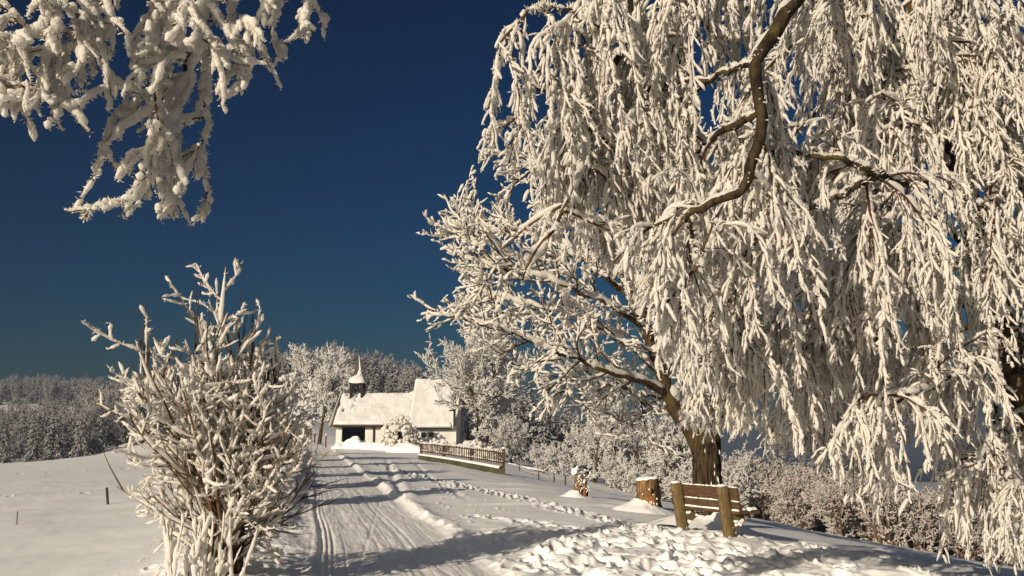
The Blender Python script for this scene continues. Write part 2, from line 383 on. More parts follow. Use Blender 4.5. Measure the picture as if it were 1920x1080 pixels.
# ------------------------------------------------------------------ growing trees
def norm(v):
    l = math.sqrt(v[0] * v[0] + v[1] * v[1] + v[2] * v[2]) + 1e-9
    return (v[0] / l, v[1] / l, v[2] / l)
def path(rnd, p, d, L, n, wander, trop):
    st = L / (n - 1); pts = [p]; d = norm(d); g = rnd.gauss
    for i in range(n - 1):
        d = norm((d[0] + g(0, wander) + trop[0] * st, d[1] + g(0, wander) + trop[1] * st, d[2] + g(0, wander) + trop[2] * st))
        p = (p[0] + d[0] * st, p[1] + d[1] * st, p[2] + d[2] * st); pts.append(p)
    return pts
def side_dir(rnd, t, ang):
    while True:
        a = (rnd.gauss(0, 1), rnd.gauss(0, 1), rnd.gauss(0, 1))
        k = a[0] * t[0] + a[1] * t[1] + a[2] * t[2]
        b = (a[0] - k * t[0], a[1] - k * t[1], a[2] - k * t[2])
        if b[0] ** 2 + b[1] ** 2 + b[2] ** 2 > .05: break
    b = norm(b); c, s = math.cos(ang), math.sin(ang)
    return (t[0] * c + b[0] * s, t[1] * c + b[1] * s, t[2] * c + b[2] * s)
def on_path(pts, t):
    f = t * (len(pts) - 1); i = min(int(f), len(pts) - 2); f -= i
    a, b = pts[i], pts[i + 1]
    return tuple(a[k] + (b[k] - a[k]) * f for k in range(3)), norm(tuple(b[k] - a[k] for k in range(3)))
def smooth_path(pts, n):
    """Catmull-Rom resample of a control polyline"""
    p = np.array(pts, float); p = np.vstack([2 * p[0] - p[1], p, 2 * p[-1] - p[-2]])
    m = len(p) - 3; out = []
    for t in np.linspace(0, m - 1e-6, n):
        i = int(t); f = t - i; a, b, c, d = p[i:i + 4]
        out.append(.5 * ((2 * b) + (-a + c) * f + (2 * a - 5 * b + 4 * c - d) * f * f + (-a + 3 * b - 3 * c + d) * f ** 3))
    return np.array(out)
def resample(A, n):
    A = np.asarray(A, float); m = A.shape[1]; t = np.linspace(0, m - 1, n); i = np.minimum(t.astype(int), m - 2); f = (t - i)[None, :, None]
    return A[:, i] * (1 - f) + A[:, i + 1] * f
def noise_rows(rng, M_, N, k):
    """smooth random rows in 0..1, k control values"""
    c = rng.random((M_, k)); t = np.linspace(0, k - 1, N); i = np.minimum(t.astype(int), k - 2); f = t - i; f = f * f * (3 - 2 * f)
    return c[:, i] * (1 - f) + c[:, i + 1] * f
def perp_off(A, wdir):
    T = np.gradient(A, axis=1); T /= np.linalg.norm(T, axis=2, keepdims=True) + 1e-9
    w_ = np.array(wdir, float)[None, None, :] if np.ndim(wdir) == 1 else wdir
    o = w_ - (w_ * T).sum(2, keepdims=True) * T
    return o / (np.linalg.norm(o, axis=2, keepdims=True) + 1e-6)
def add_snow(mb, A, rs, wdir, rng, rt=None, N=None, S=6, jit=.13, off=.85, k=5, var=.75, mat_=0, taper=True, scatter=.35, gaps=0.0, tip=.22):
    """clumped snow lying along a batch of twigs A (M,n,3)"""
    A = np.asarray(A, float)
    if len(A) == 0: return
    N = N or A.shape[1] * 2
    B = resample(A, N)
    R = rs * ((1 - var * .6) + var * 1.3 * noise_rows(rng, len(B), N, k)) * rng.uniform(.75, 1.25, (len(B), 1))
    if gaps: R = R * np.clip((noise_rows(rng, len(B), N, k + 2) - gaps) * 6, .08, 1)
    wd = np.array(wdir, float)[None, None, :] + rng.normal(0, scatter, (len(B), 1, 3))
    o = perp_off(B, wd)
    C = B + o * (R * off + (0 if rt is None else rt))[..., None]
    if taper:
        t = np.linspace(0, 1, N); env = np.clip(np.minimum(t / .12, (1 - t) / tip), 0, 1) ** .6
        env[0] = .05; env[-1] = .05; R = R * env[None, :]
    mb.tubes(C, R, S, mat_, jit, rng)
def feathers(mb, A, per, ln, wd, wdir, rng, mat_=0, offr=0.0, scatter=.7):
    """small frost needles growing out of a batch of twigs on their windward side"""
    A = np.asarray(A, float); M_, N, _ = A.shape
    n = int(M_ * per); i = rng.integers(0, M_, n); t = rng.random(n) * (N - 1.001); k = t.astype(int); f = (t - k)[:, None]
    p = A[i, k] * (1 - f) + A[i, k + 1] * f; T = A[i, k + 1] - A[i, k]; T /= np.linalg.norm(T, axis=1, keepdims=True) + 1e-9
    w_ = np.array(wdir, float) + rng.normal(0, scatter, (n, 3)); o = w_ - (w_ * T).sum(1, keepdims=True) * T; o /= np.linalg.norm(o, axis=1, keepdims=True) + 1e-6
    o = o + T * rng.uniform(-.1, .5, (n, 1)); L = ln * rng.uniform(.4, 1.3, (n, 1))
    p = p + o * offr
    mb.tubes(np.stack([p, p + o * L * .55, p + o * L], 1), wd * rng.uniform(.6, 1.2, (n, 1)) * np.array([[1.0, .75, .05]]), 3, mat_)
def limb_snow(mb, pts, r, rng, rs, wdir=(0, 0, 1), S=7, mat_=0, thr=.42):
    """snow lying in pads along the top of a limb"""
    B = np.asarray(pts)[None]; N = max(12, len(pts) * 3); B = resample(B, N)
    rr = np.interp(np.linspace(0, 1, N), np.linspace(0, 1, len(r)), r)[None]
    o = perp_off(B, wdir)
    n = noise_rows(rng, 1, N, max(4, N // 4))
    R = rs * (.35 + n) * np.clip((n - thr + .35) * 5, .05, 1)
    R[:, 0] = R[:, -1] = .004
    mb.tubes(B + o * (rr * .75)[..., None], np.maximum(R, .004) + rr * .25, S, mat_, .12, rng)
def taper(M_, N, r0, r1):
    return np.repeat(np.linspace(r0, r1, N)[None], M_, 0)

# ------------------------------------------------------------------ generic frosted trees for the middle distance
def frost_tree(seed, H, W, stems=1, n1=16, n2=9, n3=6, droop=0.0, snow=.05, lean=0, trunk_h=.22, S=4, base_r=.16, ang=(25, 60), asc=.25, bush=False):
    rnd = random.Random(seed); rng = np.random.default_rng(seed)
    tr = []; l1 = []; l2 = []; l3 = []
    for s in range(stems):
        a = rnd.uniform(0, 6.28); sp = (.0 if stems == 1 else rnd.uniform(.12, .5))
        d = (math.cos(a) * sp, math.sin(a) * sp, 1)
        h = H * rnd.uniform(.78, 1.0) if stems > 1 else H * .93
        t = path(rnd, (math.cos(a) * .15 * (stems > 1), math.sin(a) * .15 * (stems > 1), -.15), d, h, 9, .06, (0, 0, .05)); tr.append(t)
        for k in range(n1):
            f = trunk_h + (1 - trunk_h) * (k + rnd.random()) / n1
            p, td = on_path(t, min(f, .99))
            prof = math.sin(math.pi * min(1, .18 + .80 * (1 - (f - trunk_h) / (1 - trunk_h)) ** .8)) * .9 + .18
            L = W * .55 * prof * rnd.uniform(.75, 1.2)
            b = path(rnd, p, side_dir(rnd, td, math.radians(rnd.uniform(ang[0], ang[1] + 15))), L, 7, .12, (0, 0, asc - droop)); l1.append(b)
            for j in range(n2):
                p2, td2 = on_path(b, .2 + .8 * (j + rnd.random()) / n2 * .99)
                c = path(rnd, p2, side_dir(rnd, td2, math.radians(rnd.uniform(25, 65))), L * rnd.uniform(.22, .42), 5, .16, (0, 0, asc * .8 - droop * 2)); l2.append(c)
                for i in range(n3):
                    p3, td3 = on_path(c, .15 + .85 * (i + rnd.random()) / n3 * .99)
                    l3.append(path(rnd, p3, side_dir(rnd, td3, math.radians(rnd.uniform(25, 70))), L * rnd.uniform(.08, .17), 4, .2, (0, 0, asc - droop * 3)))
    mt = MB(); mt.tubes(tr, taper(len(tr), 9, base_r / math.sqrt(stems), .02), 7, 0, .05, rng)
    mt.tubes(l1, taper(len(l1), 7, base_r * .28, .012), 5, 0)
    mc = MB()
    mc.tubes(l2, taper(len(l2), 5, .014, .006), 3, 1)
    add_snow(mc, l1, snow * 1.1, (-.2, -.3, 1), rng, N=9, S=S, jit=.12, gaps=.25)
    add_snow(mc, l2, snow * 1.05, (-.2, -.3, .9), rng, N=7, S=S, jit=.15)
    add_snow(mc, l3, snow, (-.2, -.3, .8), rng, N=6, S=S, jit=.18, off=.4)
    return mt, mc
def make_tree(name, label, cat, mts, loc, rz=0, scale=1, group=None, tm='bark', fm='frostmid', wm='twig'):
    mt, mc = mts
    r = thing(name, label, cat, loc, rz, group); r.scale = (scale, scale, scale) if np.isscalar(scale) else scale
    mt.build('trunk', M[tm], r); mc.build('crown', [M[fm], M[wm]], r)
    return r

def conifer(seed, H, R, tiers=17, per=11, snow=1.0):
    rnd = random.Random(seed); rng = np.random.default_rng(seed)
    mt = MB(); mt.tubes([[(0, 0, -.2), (0, 0, H * .5), (0, 0, H * .98)]], [[H * .018, H * .01, .01]], 6, 0)
    br = []; rad = []; tw = []
    for k in range(tiers):
        f = (k + .3) / tiers; z = H * (.06 + .92 * f); L0 = R * (1 - f) ** .85 + .10
        for j in range(max(5, int(per * (1 - f * .45)))):
            a = rnd.uniform(0, 6.283); L = L0 * rnd.uniform(.7, 1.15); up = .35 * f - .05 + rnd.uniform(-.25, .2)
            b = path(rnd, (0, 0, z + rnd.uniform(-.75, .75) * H / tiers), (math.cos(a), math.sin(a), up + .1), L, 5, .07, (0, 0, -.8 / max(L, .5)))
            br.append(b)
            for q in range(5):
                p, td = on_path(b, .3 + .68 * q / 5)
                s = 1 if q % 2 else -1; c_, s_ = math.cos(.9 * s), math.sin(.9 * s)
                d = (td[0] * c_ - td[1] * s_, td[0] * s_ + td[1] * c_, td[2] - .2)
                tw.append(path(rnd, p, d, L * rnd.uniform(.22, .40) * (1.1 - q * .12), 3, .08, (0, 0, -.3)))
    mc = MB()
    mc.tubes(br, np.array([[.03, .10, .12, .09, .01]]) * np.ones((len(br), 1)) * H / 11, 4, 1, .2, rng)
    mc.tubes(tw, np.array([[.05, .08, .01]]) * np.ones((len(tw), 1)) * H / 11, 4, 1, .2, rng)
    add_snow(mc, br, .105 * snow * H / 11, (-.15, -.2, 1), rng, N=8, S=5, jit=.18, gaps=.28, off=.9, scatter=.2)
    add_snow(mc, tw, .085 * snow * H / 11, (-.15, -.2, 1), rng, N=5, S=4, jit=.2, off=.9, gaps=.25, scatter=.2)
    return mt, mc
def make_conifer(label, mts, loc, rz=0, scale=1, group=None):
    r = thing('spruce_tree', label, 'spruce', loc, rz, group); r.scale = (scale,) * 3
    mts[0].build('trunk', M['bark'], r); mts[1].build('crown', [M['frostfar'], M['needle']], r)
    return r

# ------------------------------------------------------------------ chapel
def roof_snow(mb, x0, x1, ye, ze, yr, zr, th, seed, nx=46, ny=22, slide=None, eave_round=.12):
    """snow sheet lying on one roof slope: from eave (ye, ze) to ridge (yr, zr)"""
    xs = np.linspace(x0, x1, nx); t = np.linspace(0, 1, ny)
    X, T = np.meshgrid(xs, t, indexing='ij')
    Y = ye + (yr - ye) * T; Z = ze + (zr - ze) * T
    edge = np.minimum.reduce([np.clip((X - x0) / .25, 0, 1), np.clip((x1 - X) / .25, 0, 1), np.clip((T + .02) / .06, 0, 1)]) ** .5
    h = th * (.85 + .4 * fbm(X * .6, T * 3, 3, seed) + .12 * fbm(X * 2.6, T * 9, 2, seed + 3)) * edge
    if slide is not None: h = h - slide(X, T)
    L = math.hypot(yr - ye, zr - ze); nrm = (-(zr - ze) / L * np.sign(yr - ye), abs(yr - ye) / L)
    top = np.stack([X, Y + nrm[0] * h, Z + nrm[1] * h], -1)
    mb.grid(top[:, ::1] if yr > ye else top[:, ::-1])
    fr = np.stack([np.stack([X[:, 0], Y[:, 0], Z[:, 0]], -1), top[:, 0]], 1); mb.grid(fr)      # eave front
def build_chapel():
    cy = 110.0; s = cy / F
    def X(px): return (px - 960) * s
    def Z(py): return CAMZ + (815 - py) * s
    x0 = X(640); ox, oy = X(745), cy
    r = thing('chapel', 'small white plastered chapel with snow-covered roofs and an open bell turret', 'chapel', (ox - .35, oy, 0), math.radians(-3))
    lx = lambda px: X(px) - ox
    g = .15
    # --- lower nave: walls
    xa, xb, xc, xd, xe = lx(638), lx(649), lx(693), lx(709), lx(787)
    ze = Z(793.5); zr = 6.15; dep = 6.0
    mw = MB(); t = .35
    def wall(x_0, x_1, y, z0, z1): mw.box(((x_0 + x_1) / 2, y + t / 2, (z0 + z1) / 2), (x_1 - x_0, t, z1 - z0))
    wall(xa, xb, 0, g - 1.5, ze); wall(xc, xe, 0, g - 1.5, ze)
    mw.box((xa + t / 2, dep / 2 + .18, (ze + g - 1.5) / 2), (t, dep - .74, ze - g + 1.5))
    mw.box(((xa + xe) / 2, dep - t / 2, (ze + g - 1.5) / 2), (xe - xa, t, ze - g + 1.5))
    mw.poly_prism([(xa + .02, .4, ze), (xa + .02, dep - .4, ze), (xa + .02, dep / 2, zr - .15)], (t, 0, 0))
    # tall chancel walls
    xf, xg = lx(789), lx(864); ze2 = Z(800.5); zr2 = 7.75; y0, y1 = -.7, 7.6; ym = 3.4
    mw.box(((xf + xg) / 2, y0 + .175, (ze2 + g - 2) / 2), (xg - xf, .35, ze2 - g + 2))
    mw.box((xg - .175, (y0 + y1) / 2 + .18, (ze2 + g - 2) / 2), (.35, y1 - y0 - .36, ze2 - g + 2))
    mw.box((xf + .175, (y0 + y1) / 2 + .18, (ze2 + g - 2) / 2), (.35, y1 - y0 - .36, ze2 - g + 2))
    mw.box(((xf + xg) / 2, y1 + .18, (ze2 + g - 2) / 2), (xg - xf, .35, ze2 - g + 2))
    for xx, sg in ((xf - .01, 1), (xg + .01, -1)):
        mw.poly_prism([(xx, y0 + .1, ze2), (xx, y1 - .1, ze2), (xx, ym, zr2 - .12)], (.35 * sg, 0, 0))
    mw.build('wall', M['plaster'], r, False)
    # porch opening: dark recess
    mp_ = MB(); z1 = ze - .05
    mp_.box(((xb + xc) / 2, 3.2, z1 / 2), (xc - xb + .3, .1, z1 + 2)); mp_.box((xb - .02, 1.8, z1 / 2), (.1, 2.8, z1 + 2)); mp_.box((xc + .02, 1.8, z1 / 2), (.1, 2.8, z1 + 2))
    mp_.box(((xb + xc) / 2, 1.8, z1 - .02), (xc - xb, 2.7, .1)); mp_.box(((xb + xc) / 2, 1.8, .05), (xc - xb, 2.7, .1))
    mp_.build('porch_recess', M['black'], r, False)
    # --- roofs
    mr = MB(); ov = .55
    def slope(x_0, x_1, ye_, z_e, yr_, z_r, th=.14):
        mr.poly_prism([(x_0, ye_, z_e), (x_0, yr_, z_r), (x_0, yr_, z_r - th), (x_0, ye_, z_e - th)], (x_1 - x_0, 0, 0))
    k = (zr - ze) / (dep / 2)
    slope(lx(634), lx(788), -ov, ze - ov * k * .55 + .1, dep / 2, zr); slope(lx(634), lx(788), dep + ov, ze - ov * k * .55 + .1, dep / 2 + .001, zr)
    mr.build('roof', M['shingle'], r, False)
    mr = MB()
    slope(lx(776.5), lx(857), y0 - .5, ze2 - .12, ym, zr2); slope(lx(776.5), lx(857), y1 + .5, ze2 - .12, ym + .001, zr2)
    mr.build('roof', M['shingle'], r, False)
    ms = MB()
    def slide(X_, T_):
        mk = sstep(lx(668) + .5 * (T_ - .5), lx(662), X_ + .25 * fbm(X_ * 1.5, T_ * 6, 2, 5)) * sstep(.18, .45, T_)
        return mk * (.08 + .75 * np.maximum(0, fbm(X_ * 2.6, T_ * 6, 3, 9) - .04))
    roof_snow(ms, lx(634.5), lx(787), -ov - .08, ze - ov * k * .55 + .11, dep / 2, zr + .01, .30, 7, nx=90, ny=40, slide=slide)
    roof_snow(ms, lx(634.5), lx(787), dep + ov + .08, ze - ov * k * .55 + .11, dep / 2, zr + .01, .30, 8)
    sn = ms.build('roof_snow', M['roofsnow'], r)
    ms = MB()
    roof_snow(ms, lx(776.5), lx(857), y0 - .6, ze2 - .11, ym, zr2 + .01, .34, 17, nx=60, ny=40)
    roof_snow(ms, lx(776.5), lx(857), y1 + .6, ze2 - .11, ym, zr2 + .01, .34, 18)
    ms.build('roof_snow', M['roofsnow'], r)
    # snow drift in the valley against the chancel
    ms = MB(); u = np.linspace(0, 1, 14); v = np.linspace(0, 1, 10); U, V = np.meshgrid(u, v, indexing='ij')
    zz = lambda yy: ze + (zr - ze) * np.clip(yy / (dep / 2), -.2, 1)
    Y = -.1 + 3.0 * U; Xx = lx(789) - (1.6 * U * (1 - V)) - .02; Zz = zz(Y) + .25 + .95 * U * V ** 1.6 + .1 * fbm(Xx * 2, Y * 2, 2, 3)
    ms.grid(np.stack([Xx, Y, Zz], -1)); ms.build('snow_drift', M['roofsnow'], r)
    # barge boards
    mb = MB(); zb = ze - ov * k * .55
    mb.poly_prism([(lx(627.5), -ov - .1, zb - .12), (lx(634.4), -ov - .1, zb - .12), (lx(636), dep / 2 - .1, zr + .18), (lx(635), dep / 2 - .1, zr + .18)], (0, .12, .14))
    mb.build('barge_board', M['redboard'], r, False)
    mb = MB(); mb.poly_prism([(lx(626.2), -ov - .02, zb + .03), (lx(631), -ov - .02, zb + .06), (lx(635.6), dep / 2 - .02, zr + .34), (lx(634.6), dep / 2 - .02, zr + .34)], (0, .2, .2))
    mb.build('roof_snow', M['snow'], r)
    mb = MB(); mb.poly_prism([(xf - .035, ym - 1.15, zr2 - 1.5), (xf - .035, ym, zr2 - .16), (xf - .035, ym + 1.15, zr2 - 1.5)], (-.7, 0, 0)); mb.build('gable_board', M['redboard'], r, False)
    mb = MB(); mb.box(((lx(636) + lx(787)) / 2, -ov - .06, zb - .08), (lx(787) - lx(636), .10, .16)); mb.box(((lx(778) + lx(857)) / 2, y0 - .58, ze2 - .22), (lx(857) - lx(778), .10, .14))
    mb.build('eaves_board', M['darkwood'], r, False)
    for px in (709.5, 791):
        mb = MB(); mb.tubes([[(lx(px), -.12 if px < 750 else y0 - .12, g - .6), (lx(px), -.12 if px < 750 else y0 - .12, ze - .2)]], [[.09, .09]], 8); mb.build('downspout', M['darkwood'], r)
    for px in (803.5, 818):
        mb = MB(); mb.box((lx(px), y0 - .012, Z(815)), (.40, .05, .42)); wn = mb.build('window', M['glass'], r, False)
        mb = MB(); q = lx(px); zc = Z(815)
        for a, b in (((q - .22, y0 - .03, zc), (.05, .07, .50)), ((q + .22, y0 - .03, zc), (.05, .07, .50)), ((q, y0 - .03, zc - .235), (.39, .07, .05)), ((q, y0 - .03, zc + .235), (.39, .07, .05))): mb.box(a, b)
        mb.build('frame', M['darkwood'], wn, False)
    mb = MB(); mb.box((lx(777), -.03, Z(826)), (.66, .08, 1.5)); d = mb.build('door', M['darkwood'], r, False)
    # chimney-like stub at the right verge
    mb = MB(); mb.box((lx(856), y0 - .2, Z(788)), (.4, .5, 1.9)); ch = mb.build('chimney', M['plaster'], r, False)
    mb = MB(); mb.box((lx(856), y0 - .2, Z(771)), (.5, .6, .14)); mb.build('cap', M['darkwood'], ch, False)
    # --- bell turret
    tx, ty = lx(666.5), dep / 2; mb = MB(); hw = .62
    for sx in (-1, 1):
        for sy in (-1, 1): mb.box((tx + sx * hw, ty + sy * hw, 6.55), (.27, .27, 1.7), bev=.02)
    mb.box((tx, ty - hw, 7.32), (1.0, .16, .16)); mb.box((tx, ty + hw, 7.32), (1.0, .16, .16)); mb.box((tx, ty, 7.24), (.16, 1.0, .14))
    tw = mb.build('bell_turret', M['darkwood'], r, False)
    def spire(h0, prof, mat_, name, par):
        q = MB(); n = 4; rings = []
        for (rad, z) in prof:
            rr = []
            for c in range(n):
                for e in range(6):
                    a0 = math.pi / 4 + c * math.pi / 2; a1 = a0 + math.pi / 2; f = e / 6
                    rr.append((tx + rad * ((1 - f) * math.cos(a0) + f * math.cos(a1)), ty + rad * ((1 - f) * math.sin(a0) + f * math.sin(a1)), h0 + z))
            rings.append(rr)
        q.grid(np.array(rings), closed_u=True); return q.build(name, mat_, par, False)
    sp = spire(7.42, [(.3, 0), (1.22, .0), (1.24, .06), (.95, .42), (.62, .95), (.44, 1.55), (.25, 2.4), (.09, 3.2), (.01, 3.45)], M['shingle'], 'spire', tw)
    # snow on the spire: flare all round, right-hand side of the shaft
    q = MB(); rings = []
    prof = [(1.27, .0), (1.33, .10), (1.30, .26), (1.02, .62), (.72, 1.05), (.52, 1.6), (.33, 2.4), (.13, 3.15), (.02, 3.3)]
    A = np.linspace(0, 1, 20)
    for (rad, z) in prof:
        full = sstep(1.3, .5, z)
        a0_, a1_ = -1.15 - 2.0 * full, 1.7 + 1.45 * full; a = a0_ + (a1_ - a0_) * A
        sq = 1 / np.maximum(np.abs(np.cos(((a + math.pi / 4) % (math.pi / 2)) - math.pi / 4)), .1) * .72
        rings.append(np.stack([tx + rad * sq * np.cos(a) + .02, ty + rad * sq * np.sin(a), 7.44 + z + .03 * np.sin(a * 5)], -1))
    q.grid(np.array(rings)); q.build('spire_snow', M['roofsnow'], tw)
    q = MB(); q.tubes([[(tx, ty, 10.8), (tx, ty, 12.3)]], [[.045, .02]], 6); q.tubes([[(tx - .16, ty, 11.75), (tx + .16, ty, 11.75)]], [[.03, .03]], 6)
    zz = np.linspace(0, math.pi, 8); q.tubes([[(tx, ty, 11.2 - .12 * math.cos(a)) for a in zz]], [list(.12 * np.sin(zz) + .005)], 8)
    q.build('finial', M['copper'], tw)
    q = MB(); pr = [(.06, 7.2), (.14, 7.12), (.18, 6.9), (.22, 6.72), (.31, 6.58), (.29, 6.56), (.05, 6.6)]
    q.tubes([[(tx, ty, z) for _, z in pr]], [[a for a, _ in pr]], 12); q.build('bell', M['darkwood'], tw)
    return r
build_chapel()

# neighbouring buildings
def house(name, label, cat, px, d, zbase, L, D, he, hr, rz, wallm, boards=None):
    x = (px - 960) / F * d
    r = thing(name, label, cat, (x, d, zbase), rz)
    m = MB(); m.box((0, D / 2, he / 2 - .6), (L, D, he + 1.2)); m.build('wall', M[wallm], r, False)
    for sx in (-1, 1):
        m = MB(); m.poly_prism([(sx * (L / 2 - .02), .05, he - .02), (sx * (L / 2 - .02), D - .05, he - .02), (sx * (L / 2 - .02), D / 2, hr - .1)], (-sx * .2, 0, 0)); m.build('gable', M['redboard'], r, False)
    m = MB()
    for y_, yr in ((-.6, D / 2), (D + .6, D / 2 + .01)):
        m.poly_prism([(-L / 2 - .5, y_, he - .15), (-L / 2 - .5, yr, hr), (-L / 2 - .5, yr, hr - .18), (-L / 2 - .5, y_, he - .33)], (L + 1, 0, 0))
    rf = m.build('roof', M['darkwood'], r, False)
    m = MB(); roof_snow(m, -L / 2 - .55, L / 2 + .55, -.7, he - .14, D / 2, hr + .01, .35, 3); roof_snow(m, -L / 2 - .55, L / 2 + .55, D + .7, he - .14, D / 2, hr + .01, .35, 4)
    m.build('roof_snow', M['roofsnow'], rf)
    return r
h = house('farmhouse', 'dark timber farmhouse with a snowy roof behind the roadside shrub', 'house', 556, 175, 1.3, 9, 7, 2.9, 5.2, math.radians(12), 'darkwood')
m = MB(); m.box((1.4, -.05, 1.2), (1.2, .12, 1.5)); m.build('door', M['redboard'], h, False)
m = MB(); m.box((3.6, -.06, 1.6), (.7, .1, 1.9)); m.build('wall_panel', M['plaster'], h, False)
h = house('shed', 'low shed with red gable and deep snow on its roof below the knoll', 'shed', 1244, 92, gz(14, 92) + .2, 5.2, 4.6, 1.7, 3.3, math.radians(-58), 'darkwood')

# ------------------------------------------------------------------ garden fence on its retaining wall
def garden_fence():
    A = Vector((-6.75, 74.0, 0)); B = Vector((-.53, 53.0, 0)); L = (B - A).length; d = (B - A).normalized()
    zt = lambda t: 0.30 - .10 * t - .17 * t * t       # base line of the pickets
    rz = math.atan2(d.y, d.x)
    wl = thing('retaining_wall', 'mossy concrete retaining wall under the wooden garden fence', 'wall', tuple(A), rz)
    m = MB(); n = 24; t = np.linspace(0, 1, n); 
    top = np.array([zt(a) - .06 for a in t])
    rows = []
    for yy, zz in ((-.12, -2.0), (-.12, None), (.14, None), (.14, -2.0)):
        rows.append(np.stack([t * L + .05, np.full(n, yy), top if zz is None else np.full(n, zz)], -1))
    m.grid(np.array(rows)[::-1]); o = m.build('wall_body', M['concrete'], wl, False)
    m = MB(); m.box((L + .05, .01, zt(1) - .06 - 1.0), (.06, .30, 2.0)); m.build('end_face', M['concrete'], wl, False)
    m = MB(); rows = []
    for yy, zz in ((-.17, -.02), (-.13, .09), (.12, .10), (.17, -.02)):
        rows.append(np.stack([t * L, np.full(n, yy), top + zz], -1))
    m.grid(np.array(rows)[::-1]); m.build('snow_cap', M['snow'], wl)
    f = thing('garden_fence', 'brown picket fence with snow on its rails in front of the chapel garden', 'fence', tuple(A), rz)
    rng = np.random.default_rng(8); m = MB(); ms = MB(); H = .72
    k = 0; x = .1
    while x < L:
        t_ = x / L; z = zt(t_); hh = H * rng.uniform(.97, 1.04)
        m.box((x, .0 + rng.normal(0, .006), z + .09 + hh / 2), (.11, .035, hh), rot=Matrix.Rotation(rng.normal(0, .02), 4, 'Y'))
        m.box((x, .0, z + .09 + hh + .035), (.13, .07, .07), 1, bev=.03)
        x += .44
    m.build('picket_row', [M['fence'], M['snow']], f, False)
    for zz in (.22, .72):
        m = MB(); m.tubes([[(a * L, .06, zt(a) + zz) for a in t]], [[.05] * n], 4); rl = m.build('rail', M['fence'], f, False)
        m = MB(); rr = .045 * (.5 + rng.random(n)); m.tubes([[(a * L, .05, zt(a) + zz + .06) for a in t]], [list(rr)], 6, 0, .1, rng); m.build('snow', M['snow'], rl)
    for a in (0.001, .34, .68, .995):
        m = MB(); m.box((a * L, .12, zt(a) + .42), (.15, .13, 1.0), bev=.015); p = m.build('post', M['fence'], f, False)
        m = MB(); m.box((a * L, .12, zt(a) + .97), (.2, .18, .12), bev=.05); m.build('snow', M['snow'], p)
garden_fence()

